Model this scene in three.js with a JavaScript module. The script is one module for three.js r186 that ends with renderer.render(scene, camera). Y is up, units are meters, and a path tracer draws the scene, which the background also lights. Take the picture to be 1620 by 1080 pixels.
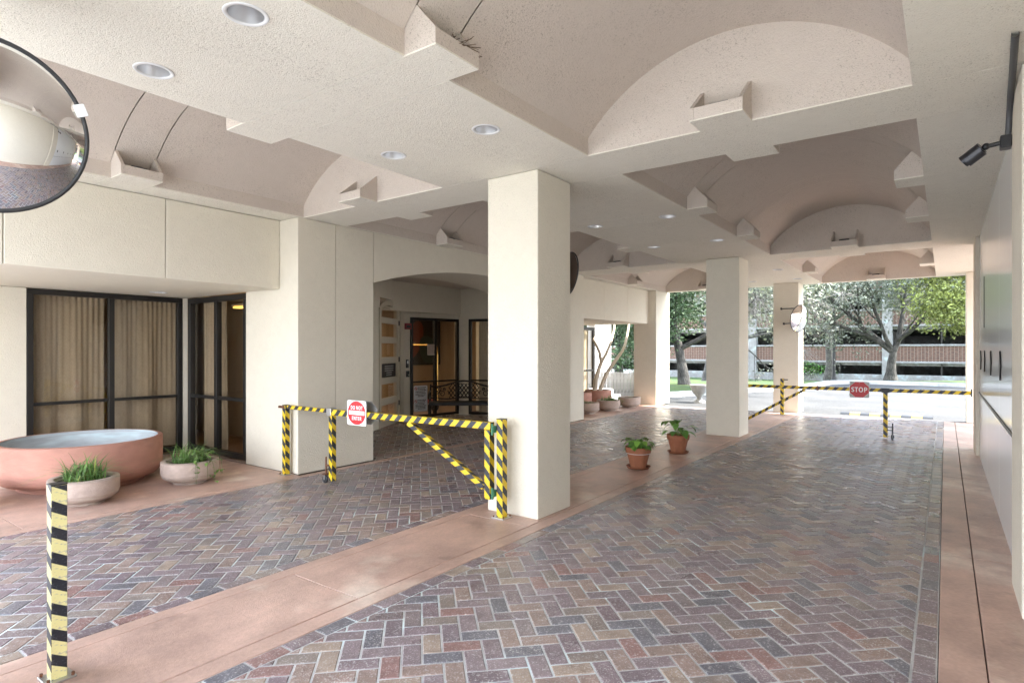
import * as THREE from 'three';
import { mergeGeometries } from 'three/addons/utils/BufferGeometryUtils.js';
import { RectAreaLightUniformsLib } from 'three/addons/lights/RectAreaLightUniformsLib.js';
import { RoundedBoxGeometry } from 'three/addons/geometries/RoundedBoxGeometry.js';

// ---------------------------------------------------------------- camera, sky, sun, exposure
const scene = new THREE.Scene();
const camera = new THREE.PerspectiveCamera(2 * Math.atan(540 / 941) * 180 / Math.PI, 1620 / 1080, 0.05, 400);
const YAW = Math.atan2(686, 941);
camera.position.set(0, 1.5, 0);
camera.rotation.set(0, YAW, 0);
camera.setViewOffset(1620, 1080, 0, -13, 1620, 1080);

const renderer = new THREE.WebGLRenderer({ antialias: true });
renderer.toneMapping = THREE.LinearToneMapping;
renderer.toneMappingExposure = 8.2;
renderer.shadowMap.enabled = true;
renderer.shadowMap.type = THREE.PCFSoftShadowMap;

const SUN = new THREE.Vector3(0.5, 0.8, -0.3).normalize();
{ // bright hazy sky, paler towards the horizon
  const W = 256, H = 128, d = new Float32Array(W * H * 4);
  for (let j = 0; j < H; j++) for (let i = 0; i < W; i++) {
    const el = ((j + 0.5) / H - 0.5) * Math.PI, az = ((i + 0.5) / W - 0.5) * 2 * Math.PI;
    const t = Math.pow(Math.max(0, Math.sin(el)), 0.55);
    const c = 0.06 * Math.sin(az * 3 + 1.3) * Math.sin(el * 5 + 0.4) + 0.05 * Math.sin(az * 7 + el * 11);
    const k = 1.0 + c;
    const o = (j * W + i) * 4;
    d[o] = (1.12 + (0.62 - 1.12) * t) * k; d[o + 1] = (1.13 + (0.78 - 1.13) * t) * k; d[o + 2] = (1.15 + (1.06 - 1.15) * t) * k; d[o + 3] = 1;
  }
  const sky = new THREE.DataTexture(d, W, H, THREE.RGBAFormat, THREE.FloatType);
  sky.mapping = THREE.EquirectangularReflectionMapping; sky.magFilter = THREE.LinearFilter; sky.minFilter = THREE.LinearFilter; sky.needsUpdate = true;
  scene.background = sky; scene.environment = sky;
}
const sun = new THREE.DirectionalLight(new THREE.Color(1, 0.95, 0.86), 3.2);
sun.position.copy(SUN).multiplyScalar(60).add(new THREE.Vector3(-3, 0, -10)); sun.target.position.set(-3, 0, -10);
sun.castShadow = true; sun.shadow.radius = 2;
sun.shadow.mapSize.set(4096, 4096);
Object.assign(sun.shadow.camera, { left: -50, right: 50, top: 50, bottom: -50, near: 1, far: 160 });
scene.add(sun, sun.target);

// ---------------------------------------------------------------- helpers
function rng(seed) { let a = seed >>> 0; return () => { a = (a + 0x6D2B79F5) | 0; let t = Math.imul(a ^ (a >>> 15), 1 | a); t = (t + Math.imul(t ^ (t >>> 7), 61 | t)) ^ t; return ((t ^ (t >>> 14)) >>> 0) / 4294967296; }; }
const V3 = (x, y, z) => new THREE.Vector3(x, y, z);
const taken = {};
function numbered(n) { const k = taken[n] = (taken[n] ?? -1) + 1; return k ? n + '_' + String(k).padStart(3, '0') : n; }
function tag(o, label, category, group, kind) { if (label) o.userData.label = label; if (category) o.userData.category = category; if (group) o.userData.group = group; if (kind) o.userData.kind = kind; return o; }
function thing(name, label, category, group) { const g = new THREE.Group(); g.name = numbered(name); scene.add(g); return tag(g, label, category, group); }
function structure(name, label) { const g = new THREE.Group(); g.name = numbered(name); scene.add(g); g.userData.kind = 'structure'; g.userData.label = label; g.userData.category = name.split('_').pop(); return g; }
function part(name, geo, mat, parent) {
  const m = new THREE.Mesh(Array.isArray(geo) ? merge(geo) : geo, mat); m.name = parent ? name : numbered(name); m.castShadow = m.receiveShadow = true; (parent || scene).add(m); return m;
}
function sub(name, parent) { const g = new THREE.Group(); g.name = name; parent.add(g); return g; }
function merge(list) {
  const keep = ['position', 'normal', 'uv', 'color'];
  const hasC = list.some(g => g.attributes.color);
  list = list.map(g => { g = g.index ? g.toNonIndexed() : g; for (const k of Object.keys(g.attributes)) if (!keep.includes(k)) g.deleteAttribute(k);
    if (!g.attributes.uv) g.setAttribute('uv', new THREE.BufferAttribute(new Float32Array(g.attributes.position.count * 2), 2));
    if (hasC && !g.attributes.color) g.setAttribute('color', new THREE.BufferAttribute(new Float32Array(g.attributes.position.count * 3).fill(1), 3));
    return g; });
  return list.length === 1 ? list[0] : mergeGeometries(list, false);
}
// uv in metres, by the way each face points
function buv(g, ou = 0, ov = 0) {
  if (g.index) g = g.toNonIndexed();
  const p = g.attributes.position, n = p.count, uv = new Float32Array(n * 2), a = V3(), b = V3(), c = V3(), e = V3(), f = V3();
  for (let i = 0; i < n; i += 3) {
    a.fromBufferAttribute(p, i); b.fromBufferAttribute(p, i + 1); c.fromBufferAttribute(p, i + 2);
    e.subVectors(b, a); f.subVectors(c, a); e.cross(f);
    const ax = Math.abs(e.x), ay = Math.abs(e.y), az = Math.abs(e.z);
    [a, b, c].forEach((q, k) => { let u, v;
      if (ay >= ax && ay >= az) { u = q.x; v = -q.z; } else if (ax >= az) { u = e.x > 0 ? -q.z : q.z; v = q.y; } else { u = e.z > 0 ? q.x : -q.x; v = q.y; }
      uv[(i + k) * 2] = u + ou; uv[(i + k) * 2 + 1] = v + ov; });
  }
  g.setAttribute('uv', new THREE.BufferAttribute(uv, 2)); return g;
}
function box(x0, x1, y0, y1, z0, z1) { const g = new THREE.BoxGeometry(Math.abs(x1 - x0), Math.abs(y1 - y0), Math.abs(z1 - z0)); g.translate((x0 + x1) / 2, (y0 + y1) / 2, (z0 + z1) / 2); return buv(g); }
function rbox(x0, x1, y0, y1, z0, z1, r = 0.012, seg = 2) { const g = new RoundedBoxGeometry(Math.abs(x1 - x0), Math.abs(y1 - y0), Math.abs(z1 - z0), seg, r); g.translate((x0 + x1) / 2, (y0 + y1) / 2, (z0 + z1) / 2); const n = g.index ? g.toNonIndexed() : g; return buv(n); }
function cyl(r0, r1, h, seg = 16, x = 0, y = 0, z = 0) { const g = new THREE.CylinderGeometry(r1, r0, h, seg); g.translate(x, y + h / 2, z); return g; }
function bar(a, b, r, seg = 6, r2 = r) { const d = V3().subVectors(b, a), L = d.length(); const g = new THREE.CylinderGeometry(r2, r, L, seg); g.translate(0, L / 2, 0); g.applyQuaternion(new THREE.Quaternion().setFromUnitVectors(V3(0, 1, 0), d.normalize())); g.translate(a.x, a.y, a.z); return g; }
function sqbar(a, b, w, h) { // square tube along a->b, length on local x
  const d = V3().subVectors(b, a), L = d.length(); let g = new RoundedBoxGeometry(L, h, w, 2, 0.006); g = buv(g.index ? g.toNonIndexed() : g);
  const x = d.normalize(), up = V3(0, 1, 0), z = V3().crossVectors(x, up).normalize(), y = V3().crossVectors(z, x);
  g.applyMatrix4(new THREE.Matrix4().makeBasis(x, y, z)); g.translate((a.x + b.x) / 2, (a.y + b.y) / 2, (a.z + b.z) / 2); return g;
}
function lathe(pts, seg = 48) { return new THREE.LatheGeometry(pts.map(p => new THREE.Vector2(p[0], p[1])), seg); }
function tube(pts, r, seg = 24, rs = 6) { return new THREE.TubeGeometry(new THREE.CatmullRomCurve3(pts), seg, r, rs); }
// tapered bent limb through points with radii
function limb(pts, rad, rs = 7) {
  const pos = [], idx = [], uv = []; let prev = null, len = 0; const up = V3(0.31, 0.11, 0.94);
  for (let i = 0; i < pts.length; i++) {
    const t = V3().subVectors(pts[Math.min(i + 1, pts.length - 1)], pts[Math.max(i - 1, 0)]).normalize();
    const x = V3().crossVectors(up, t).normalize(), y = V3().crossVectors(t, x);
    if (i) len += pts[i].distanceTo(pts[i - 1]);
    for (let k = 0; k <= rs; k++) { const a = k / rs * Math.PI * 2, r = rad[i]; pos.push(pts[i].x + (x.x * Math.cos(a) + y.x * Math.sin(a)) * r, pts[i].y + (x.y * Math.cos(a) + y.y * Math.sin(a)) * r, pts[i].z + (x.z * Math.cos(a) + y.z * Math.sin(a)) * r); uv.push(k / rs * 6.28 * rad[0], len); }
    if (i) for (let k = 0; k < rs; k++) { const a = (i - 1) * (rs + 1) + k, b = a + rs + 1; idx.push(a, a + 1, b, b, a + 1, b + 1); }
  }
  const g = new THREE.BufferGeometry(); g.setAttribute('position', new THREE.Float32BufferAttribute(pos, 3)); g.setAttribute('uv', new THREE.Float32BufferAttribute(uv, 2)); g.setIndex(idx); g.computeVertexNormals(); return g;
}
function shapeX(pts, holes, x0, x1) { // outline in (-z, y), extruded from x0 to x1
  const s = new THREE.Shape(pts.map(p => new THREE.Vector2(p[0], p[1]))); for (const h of holes) s.holes.push(new THREE.Path(h.map(p => new THREE.Vector2(p[0], p[1]))));
  const g = new THREE.ExtrudeGeometry(s, { depth: x1 - x0, bevelEnabled: false, curveSegments: 24 }); g.rotateY(Math.PI / 2); g.translate(x0, 0, 0); return buv(g);
}

// ---------------------------------------------------------------- textures
function hash2(x, y, s) { let h = Math.imul(x, 374761393) ^ Math.imul(y, 668265263) ^ Math.imul(s, 2147483647 ^ 0x9E3779B1); h = Math.imul(h ^ (h >>> 13), 1274126177); return ((h ^ (h >>> 16)) >>> 0) / 4294967296; }
function vnoise(u, v, per, s) { const x = u * per, y = v * per, xi = Math.floor(x), yi = Math.floor(y), fx = x - xi, fy = y - yi, sx = fx * fx * (3 - 2 * fx), sy = fy * fy * (3 - 2 * fy); const m = a => ((a % per) + per) % per; const a = hash2(m(xi), m(yi), s), b = hash2(m(xi + 1), m(yi), s), c = hash2(m(xi), m(yi + 1), s), d = hash2(m(xi + 1), m(yi + 1), s); return a + (b - a) * sx + (c - a) * sy + (a - b - c + d) * sx * sy; }
function fbm(u, v, per, oct, s) { let r = 0, a = 0.5, t = 0; for (let o = 0; o < oct; o++) { r += a * vnoise(u, v, per, s + o * 17); t += a; a *= 0.55; per *= 2; } return r / t; }
function tex(size, fn, srgb, metres = 1) {
  const d = new Uint8Array(size * size * 4);
  for (let j = 0; j < size; j++) for (let i = 0; i < size; i++) { const c = fn((i + 0.5) / size, (j + 0.5) / size, i, j), o = (j * size + i) * 4; for (let k = 0; k < 3; k++) d[o + k] = Math.max(0, Math.min(255, (Array.isArray(c) ? c[k] : c) * 255)); d[o + 3] = 255; }
  const t = new THREE.DataTexture(d, size, size, THREE.RGBAFormat); t.wrapS = t.wrapT = THREE.RepeatWrapping; t.magFilter = THREE.LinearFilter; t.minFilter = THREE.LinearMipmapLinearFilter; t.generateMipmaps = true; if (srgb) t.colorSpace = THREE.SRGBColorSpace; t.repeat.set(1 / metres, 1 / metres); t.needsUpdate = true; return t;
}
// stucco: pale with brown aggregate flecks, sparse in some places and dense in others
function stuccoTex(density, seed, streak) { return tex(1024, (u, v) => {
  const big = fbm(u, v, 4, 4, seed), mid = fbm(u, v, 24, 3, seed + 5), fl = vnoise(u, v, 320, seed + 9), fl2 = vnoise(u, v, 380, seed + 11), den = density * (0.35 + 1.3 * Math.max(0, big - 0.25));
  let k = 0.965 + 0.022 * (mid - .5) + 0.025 * (big - 0.5); if (fl > 1 - den * 0.35) k -= 0.14 * Math.min(1, (fl - (1 - den * 0.35)) * 8); if (fl2 > 1 - den * 0.3) k -= 0.07;
  const st = streak ? 0.05 * (fbm(u, v * 0.25, 32, 2, seed + 40) - 0.5) : 0; k += st; const w = 1 - k; return [k, k - w * 0.06, k - w * 0.16]; }, true, 1.7); }
const T = {
  stucco: stuccoTex(0.45, 3), stuccoCeil: stuccoTex(0.8, 21), stuccoPink: stuccoTex(0.75, 33),
  stuccoBump: tex(512, (u, v) => 0.5 * fbm(u, v, 48, 3, 71) + 0.5 * vnoise(u, v, 140, 75), false, 0.55),
  brick: tex(1024, (u, v) => { const g = fbm(u, v, 20, 4, 91), f = vnoise(u, v, 210, 95), f2 = vnoise(u, v, 120, 97), m = fbm(u, v, 6, 3, 99); let k = 0.42 + 0.2 * (g - 0.5) + 0.12 * (m - 0.5); if (f > 0.74) k += (f - 0.74) * 3.2 * (0.3 + m); if (f2 > 0.82) k += (f2 - 0.82) * 2.2; return k; }, true, 0.9),
  brickRough: tex(512, (u, v) => { const m = fbm(u, v, 3, 4, 111), g = fbm(u, v, 30, 3, 115); return 0.24 + 0.3 * Math.min(1, Math.max(0, (m - 0.3) * 1.6)) * (0.6 + 0.4 * g); }, false, 4.3),
  brickBump: tex(512, (u, v) => 0.6 * fbm(u, v, 40, 3, 121) + 0.4 * vnoise(u, v, 128, 125), false, 0.5),
  concrete: tex(1024, (u, v) => { const b = fbm(u, v, 3, 5, 131), m = fbm(u, v, 14, 4, 135), f = vnoise(u, v, 220, 139), s = fbm(u * 1, v * 0.25, 40, 3, 141); let k = 0.74 + 0.2 * (b - 0.5) + 0.16 * (m - 0.5) + 0.05 * (f - 0.5) + 0.07 * (s - 0.5); const chalk = Math.max(0, fbm(u, v, 7, 4, 149) - 0.58) * 1.1; const dark = Math.max(0, fbm(u, v, 11, 4, 151) - 0.7) * .6; k -= dark; return [k + chalk * 0.5, k + chalk * 0.8, k + chalk * 0.85]; }, true, 2.9),
  asphalt: tex(1024, (u, v) => { const b = fbm(u, v, 4, 5, 161), f = vnoise(u, v, 256, 165), f2 = vnoise(u, v, 120, 166); return 0.6 + 0.26 * (b - 0.5) + 0.28 * (f - 0.5) + 0.16 * (f2 - 0.5); }, true, 3.1),
  bark: tex(512, (u, v) => { const r = fbm(u, v * 0.3, 24, 4, 171), b = fbm(u, v, 6, 3, 175); return 0.42 + 0.5 * (r - 0.4) + 0.25 * (b - 0.5); }, true, 0.6),
  clay: tex(512, (u, v) => { const b = fbm(u, v, 4, 4, 181), m = fbm(u, v, 30, 3, 185), w = Math.max(0, fbm(u, v, 6, 4, 187) - 0.6); return [0.82 + 0.2 * (b - 0.5) + 0.1 * (m - 0.5) + w * 0.4, 0.8 + 0.2 * (b - 0.5) + 0.1 * (m - 0.5) + w * 0.6, 0.8 + 0.2 * (b - 0.5) + 0.1 * (m - 0.5) + w * 0.6]; }, true, 0.8),
  fabric: tex(512, (u, v, i, j) => 0.8 + 0.1 * ((i + j) % 2) + 0.12 * (fbm(u, v, 60, 2, 191) - 0.5) + 0.06 * (fbm(u, v * 0.2, 20, 2, 193) - 0.5), true, 0.5),
  garageBrick: tex(256, (u, v) => { const R = Math.floor(v * 12), x = u * 4 + (R % 2) * 0.5, fx = x - Math.floor(x), fy = v * 12 - R; const joint = fy < 0.16 || fx < 0.06; const hd = R % 2 === 0 && Math.abs(fx - 0.5) < 0.16; if (joint) return [0.74, 0.66, 0.6]; if (hd) return [0.8, 0.72, 0.66]; const k = 0.9 + 0.25 * (hash2(Math.floor(x), R, 5) - 0.5); return [0.62 * k, 0.45 * k, 0.38 * k]; }, true, 0.9),
  grass: tex(512, (u, v) => { const b = fbm(u, v, 5, 4, 201), f = vnoise(u, v, 200, 205); return [0.5 + 0.5 * (b - 0.5) + 0.3 * (f - 0.5), 0.62 + 0.35 * (b - 0.5) + 0.3 * (f - 0.5), 0.34 + 0.2 * (f - 0.5)]; }, true, 2.5),
};
function stripeTex(dir, seed, pale) { return tex(256, (u, v) => { const s = ((u + dir * v + .0) % 1 + 1) % 1, e = s < (pale ? .56 : .5); const w = fbm(u, v, 16, 3, seed), sc = fbm(u, v, 5, 3, seed + 3), hex = pale ? 0.05 * Math.sin(u * 150) * Math.sin(v * 150) : 0; const wear = Math.max(0, w - 0.6) * 1.5; return e ? [(pale ? .93 : .89) - wear * 0.5 + hex, (pale ? 0.89 : 0.76) - wear * 0.45 + hex, (pale ? 0.64 : 0.15) + hex + 0.05 * (sc - 0.5)] : [0.15 + wear * 0.5, 0.16 + wear * 0.5, 0.19 + wear * 0.5]; }, true, pale ? .115 : 0.137); }
T.stripeA = stripeTex(1, 301); T.stripeB = stripeTex(-1, 311); T.stripePale = stripeTex(1, 321, true); T.stripePale.repeat.set(5, 1 / .115);

// ---------------------------------------------------------------- materials
const L = (r, g, b) => new THREE.Color().setRGB(r, g, b);
const std = o => new THREE.MeshStandardMaterial({ side: THREE.DoubleSide, ...o });
const M = {
  wall: std({ color: L(.815, .76, .64), map: T.stucco, roughness: .92, bumpMap: T.stuccoBump, bumpScale: .004 }),
  soffit: std({ color: L(.88, .84, .74), map: T.stuccoCeil, roughness: .92, bumpMap: T.stuccoBump, bumpScale: .003 }),
  pink: std({ color: L(.70, .62, .545), map: T.stuccoPink, roughness: .92, bumpMap: T.stuccoBump, bumpScale: .003 }),
  panel: std({ color: L(.86, .86, .85), roughness: .16, metalness: 0 }),
  mortar: std({ color: L(.92, .9, .87), map: T.concrete, roughness: .75 }),
  salmon: std({ color: L(.96, .635, .505), map: T.concrete, roughness: .42, bumpMap: T.brickBump, bumpScale: .0015 }),
  asphalt: std({ color: L(.155, .153, .15), map: T.asphalt, roughness: .85 }),
  kerb: std({ color: L(.6, .585, .555), map: T.concrete, roughness: .85 }),
  apron: std({ color: L(.9, .88, .84), map: T.concrete, roughness: .85 }),  // extra pale, so the added slabs behind the camera bounce more light
  grass: std({ color: L(.2, .22, .15), map: T.grass, roughness: 1 }),
  bronze: std({ color: L(.022, .02, .019), roughness: .38, metalness: .3 }),
  metalGrey: std({ color: L(.5, .5, .5), roughness: .35, metalness: .9 }),
  chrome: std({ color: L(.9, .9, .9), roughness: .25, metalness: 1 }),
  reflector: std({ color: L(.75, .75, .76), roughness: .42, metalness: 1 }),
  mirror: std({ color: L(.93, .94, .95), roughness: .02, metalness: 1 }),
  black: std({ color: L(.02, .02, .022), roughness: .45 }),
  darkIron: std({ color: L(.018, .016, .015), roughness: .5, metalness: .4 }),
  rust: std({ color: L(.28, .13, .07), roughness: .7, metalness: .3, map: T.clay }),
  green: std({ color: L(.05, .2, .11), roughness: .5 }),
  white: std({ color: L(.8, .8, .79), roughness: .45 }),
  whiteWall: std({ color: L(.8, .79, .77), map: T.stucco, roughness: .85 }),
  terracotta: std({ color: L(.42, .16, .075), map: T.clay, roughness: .75, bumpMap: T.brickBump, bumpScale: .002 }),
  planterRed: std({ color: L(.66, .345, .255), map: T.clay, roughness: .8, bumpMap: T.stuccoBump, bumpScale: .004 }),
  planterBlue: std({ color: L(.62, .69, .72), map: T.clay, roughness: .8 }),
  planterCream: std({ color: L(.66, .54, .45), map: T.clay, roughness: .85, bumpMap: T.stuccoBump, bumpScale: .004 }),
  soil: std({ color: L(.16, .11, .08), map: T.asphalt, roughness: 1, bumpMap: T.brickBump, bumpScale: .02 }),
  bark: std({ color: L(.34, .315, .285), map: T.bark, roughness: .95, bumpMap: T.bark, bumpScale: .02 }),
  myrtle: std({ color: L(.55, .47, .37), roughness: .8 }),
  curtain: std({ color: L(.66, .55, .42), map: T.fabric, roughness: .95 }),
  curtainPale: std({ color: L(.8, .7, .55), map: T.fabric, roughness: .95 }),
  stripeA: std({ map: T.stripeA, roughness: .42 }), stripeB: std({ map: T.stripeB, roughness: .42 }), stripePale: std({ map: T.stripePale, roughness: .35 }),
  garage: std({ color: L(.36, .355, .34), map: T.concrete, roughness: .9 }),
  garageBrick: std({ color: L(.28, .275, .265), map: T.garageBrick, roughness: .9 }),
  garageDark: std({ color: L(.4, .395, .38), map: T.concrete, roughness: .95 }),
  fence: std({ color: L(.78, .77, .75), map: T.concrete, roughness: .85 }),
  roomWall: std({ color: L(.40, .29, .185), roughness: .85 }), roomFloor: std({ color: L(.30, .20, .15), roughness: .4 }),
  doorCream: std({ color: L(.6, .54, .43), roughness: .5 }),
  brass: std({ color: L(.83, .52, .16), roughness: .25, metalness: 1 }),
  redBox: std({ color: L(.32, .03, .03), roughness: .4 }),
  glass: new THREE.MeshPhysicalMaterial({ color: L(.79, .755, .69), transmission: 1, thickness: 0, roughness: .02, ior: 1.5, side: THREE.DoubleSide }),
  clearGlass: new THREE.MeshPhysicalMaterial({ color: L(.88, .86, .82), transmission: 1, thickness: 0, roughness: .02, ior: 1.5, side: THREE.DoubleSide }),
};
const leafMat = (r, g, b, tr = .35) => new THREE.MeshPhysicalMaterial({ color: L(r, g, b), roughness: .7, transmission: tr, thickness: 0, side: THREE.DoubleSide, vertexColors: true });
M.leafOak = leafMat(.145, .168, .12); M.leafYellow = leafMat(.19, .235, .06); M.leafDark = leafMat(.10, .2, .05); M.leafGarden = leafMat(.07, .125, .045); M.leafHosta = leafMat(.09, .22, .03, .25); M.leafGrass = leafMat(.13, .24, .05, .25);

// ---------------------------------------------------------------- ground
const H = 3.095;
{
  const drive = structure('driveway', 'pale worn asphalt driveway beyond the brick paving');
  const g = new THREE.PlaneGeometry(400, 400, 1, 1); g.rotateX(-Math.PI / 2); g.translate(0, -0.03, 0);
  // one sheet, left out under the grass that falls away behind the kerb
  const s = new THREE.Shape([[-200, 200], [200, 200], [200, -29.9], [0.7, -30.5], [-2, -30.8], [-3.4, -30.7], [-4.0, -29.6], [-4.25, -26], [-5.2, -23], [-6.2, -21], [-7.0, -18.6], [-9.2, -18.3], [-200, -18.3]].map(p => new THREE.Vector2(p[0], -p[1])));
  const dg = new THREE.ShapeGeometry(s); dg.rotateX(-Math.PI / 2); dg.translate(0, -0.03, 0);
  part('asphalt', buv(dg), M.asphalt, drive);
  const ap = structure('bounce_apron', 'unseen pale concrete slabs added behind the camera to bounce light into the lanes'); for (let i = 0; i < 6; i++) for (let j = 0; j < 5; j++) part('slab', rbox(-16 + i * 4 + .004, -12 + i * 4 - .004, -.06, -.004, 1.23 + j * 4 + .004, 5.23 + j * 4 - .004, .006), M.apron, ap);  // unseen slabs added behind the camera to bounce daylight under the canopy
}
const kerbLine = [[-12, -18.35], [-9.2, -18.3], [-7.6, -18.35], [-6.9, -18.9], [-6.2, -21], [-5.2, -23], [-4.3, -26], [-4.05, -29.4], [-3.5, -30.6], [-2, -30.85], [0.7, -30.5], [8, -30.1], [40, -29.9]];
const groundY = (x, z) => { const d = -z - 18; const t = Math.min(1, Math.max(0, (-0.808 * z - .589 * x - 24) / 24)); return 0.10 - 1.2 * t * t * (3 - 2 * t) ; };
{
  const nX = 60, nZ = 40, pos = [], idx = []; // grass bank behind the kerb, falling towards the garage
  const curve = new THREE.CatmullRomCurve3(kerbLine.map(p => V3(p[0], 0, p[1])), false, 'catmullrom', 0.1);
  for (let i = 0; i <= nX; i++) { const p = curve.getPoint(i / nX); for (let j = 0; j <= nZ; j++) { const t = j / nZ, tx = p.x * (1 - t) + (p.x * 2.2 - 6) * t, tz = p.z * (1 - t) + -75 * t; pos.push(tx, groundY(tx, tz) + (j ? 0.03 * vnoise(tx * .05, tz * .05, 40, 3) : 0), tz); } }
  for (let i = 0; i < nX; i++) for (let j = 0; j < nZ; j++) { const a = i * (nZ + 1) + j; idx.push(a, a + nZ + 1, a + 1, a + 1, a + nZ + 1, a + nZ + 2); }
  const g = new THREE.BufferGeometry(); g.setAttribute('position', new THREE.Float32BufferAttribute(pos, 3)); g.setIndex(idx); g.computeVertexNormals();
  const n = buv(g); n.computeVertexNormals();
  const lawn = part('lawn', n, M.grass); tag(lawn, 'grass bank behind the pale kerb', 'lawn', null, 'structure');
  const kp = []; for (let i = 0; i <= 90; i++) kp.push(curve.getPoint(i / 90));
  const kg = []; const R = [];
  for (let i = 0; i < kp.length; i++) { const t = V3().subVectors(kp[Math.min(i + 1, 90)], kp[Math.max(0, i - 1)]).normalize(), nn = V3(-t.z, 0, t.x); R.push([kp[i], nn]); }
  const kpos = [], kidx = []; const prof = [[0.02, -0.03], [0.0, 0.09], [-0.03, 0.12], [-0.28, 0.125], [-0.3, 0.05]];
  R.forEach(([p, nn]) => prof.forEach(([o, y]) => kpos.push(p.x + nn.x * o, y, p.z + nn.z * o)));
  for (let i = 0; i < R.length - 1; i++) for (let j = 0; j < prof.length - 1; j++) { const a = i * prof.length + j, b = a + prof.length; kidx.push(a, b, a + 1, a + 1, b, b + 1); }
  const kgeo = new THREE.BufferGeometry(); kgeo.setAttribute('position', new THREE.Float32BufferAttribute(kpos, 3)); kgeo.setIndex(kidx); kgeo.computeVertexNormals();
  const kerb = part('kerb', buv(kgeo), M.kerb); tag(kerb, 'pale concrete kerb curving along the grass bank', 'kerb', null, 'structure');
}

// --- brick paving, herringbone at 45 degrees with a stretcher border
// brick tones as fired: body grain in the tone itself, pale grit flecks through it
const brickTones = [[.222, .17, .176], [.198, .148, .158], [.27, .195, .165], [.175, .135, .145], [.15, .142, .157], [.315, .24, .19], [.235, .19, .165], [.25, .145, .13], [.21, .165, .162], [.275, .195, .165]];
const toS = c => c <= .0031308 ? c * 12.92 : 1.055 * Math.pow(c, 1 / 2.4) - .055;
const brickMats = brickTones.map((c, k) => std({ map: tex(512, (u, v) => { const g = fbm(u, v, 12, 4, 91 + k * 7), f = vnoise(u, v, 84, 95 + k), f2 = vnoise(u, v, 46, 97 + k * 3), m = fbm(u, v, 4, 3, 99 + k); const w = .8 + .5 * (g - .5) + .4 * m; let p = 0; if (f > .66) p = (f - .66) * 2.1 * (.2 + m); if (f2 > .8) p += (f2 - .8) * 2.2; p = Math.min(.8, p); return [0, 1, 2].map(i => toS(c[i] * w * (1 - p) + (.62 - i * .02) * p)); }, true, .5), roughness: 1, roughnessMap: T.brickRough, bumpMap: T.brickBump, bumpScale: .0018 }));
function clip(poly, x0, x1, z0, z1) {
  const cut = (P, f) => { const o = []; for (let i = 0; i < P.length; i++) { const a = P[i], b = P[(i + 1) % P.length], fa = f(a), fb = f(b); if (fa >= 0) o.push(a); if ((fa >= 0) !== (fb >= 0)) { const t = fa / (fa - fb); o.push([a[0] + (b[0] - a[0]) * t, a[1] + (b[1] - a[1]) * t]); } } return o; };
  for (const f of [p => p[0] - x0, p => x1 - p[0], p => p[1] - z0, p => z1 - p[1]]) { poly = cut(poly, f); if (poly.length < 3) return null; } return poly;
}
const area = P => Math.abs(P.reduce((s, a, i) => { const b = P[(i + 1) % P.length]; return s + a[0] * b[1] - b[0] * a[1]; }, 0)) / 2;
function slabPoly(P, y0, y1, bev, rnd, color, off) { // a brick: chamfered prism over a convex outline, set slightly unevenly
  const s = P.reduce((t, a, i) => { const b = P[(i + 1) % P.length]; return t + a[0] * b[1] - b[0] * a[1]; }, 0); if (s < 0) P = P.slice().reverse();
  const n = P.length, cx = P.reduce((a, p) => a + p[0], 0) / n, cz = P.reduce((a, p) => a + p[1], 0) / n;
  const odd = rnd() < .06 ? 2.2 : 1, tx = (rnd() - .5) * .005 * odd, tz = (rnd() - .5) * .005 * odd, dy = (rnd() - .5) * .0016 * odd, Y = (y, x, z) => y + dy + (x - cx) * tx + (z - cz) * tz;
  const inset = P.map((p, i) => { const a = P[(i + n - 1) % n], b = P[(i + 1) % n]; let e1 = [p[0] - a[0], p[1] - a[1]], e2 = [b[0] - p[0], b[1] - p[1]]; const l1 = Math.hypot(...e1) || 1, l2 = Math.hypot(...e2) || 1; const n1 = [-e1[1] / l1, e1[0] / l1], n2 = [-e2[1] / l2, e2[0] / l2]; const m = [n1[0] + n2[0], n1[1] + n2[1]], d = 1 + n1[0] * n2[0] + n1[1] * n2[1]; const k = Math.min(2.5, 1 / Math.max(.2, d)); return [p[0] + m[0] * bev * k, p[1] + m[1] * bev * k]; });
  const pos = [], uv = [], ou = off ? rnd() * 7 : 0, ov = off ? rnd() * 7 : 0; const put = (x, y, z) => { pos.push(x, y, z); uv.push(x + ou, z + ov); };
  for (let i = 1; i < n - 1; i++) { const a = inset[0], b = inset[i], c = inset[i + 1]; put(a[0], Y(y1, a[0], a[1]), a[1]); put(c[0], Y(y1, c[0], c[1]), c[1]); put(b[0], Y(y1, b[0], b[1]), b[1]); }
  for (let i = 0; i < n; i++) { const j = (i + 1) % n, a = P[i], b = P[j], c = inset[i], d = inset[j], ym = y1 - bev * .8; const q = (A, ya, B, yb, C, yc, D, yd) => { put(A[0], ya, A[1]); put(C[0], yc, C[1]); put(B[0], yb, B[1]); put(B[0], yb, B[1]); put(C[0], yc, C[1]); put(D[0], yd, D[1]); };
    q(a, Y(ym, a[0], a[1]), b, Y(ym, b[0], b[1]), c, Y(y1, c[0], c[1]), d, Y(y1, d[0], d[1])); q(a, y0, b, y0, a, Y(ym, a[0], a[1]), b, Y(ym, b[0], b[1])); }
  const g = new THREE.BufferGeometry(); g.setAttribute('position', new THREE.Float32BufferAttribute(pos, 3)); g.setAttribute('uv', new THREE.Float32BufferAttribute(uv, 2));
  if (color) { const c = new Float32Array(pos.length); for (let i = 0; i < pos.length; i += 3) { c[i] = color[0]; c[i + 1] = color[1]; c[i + 2] = color[2]; } g.setAttribute('color', new THREE.BufferAttribute(c, 3)); }
  g.computeVertexNormals(); return g;
}
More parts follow.
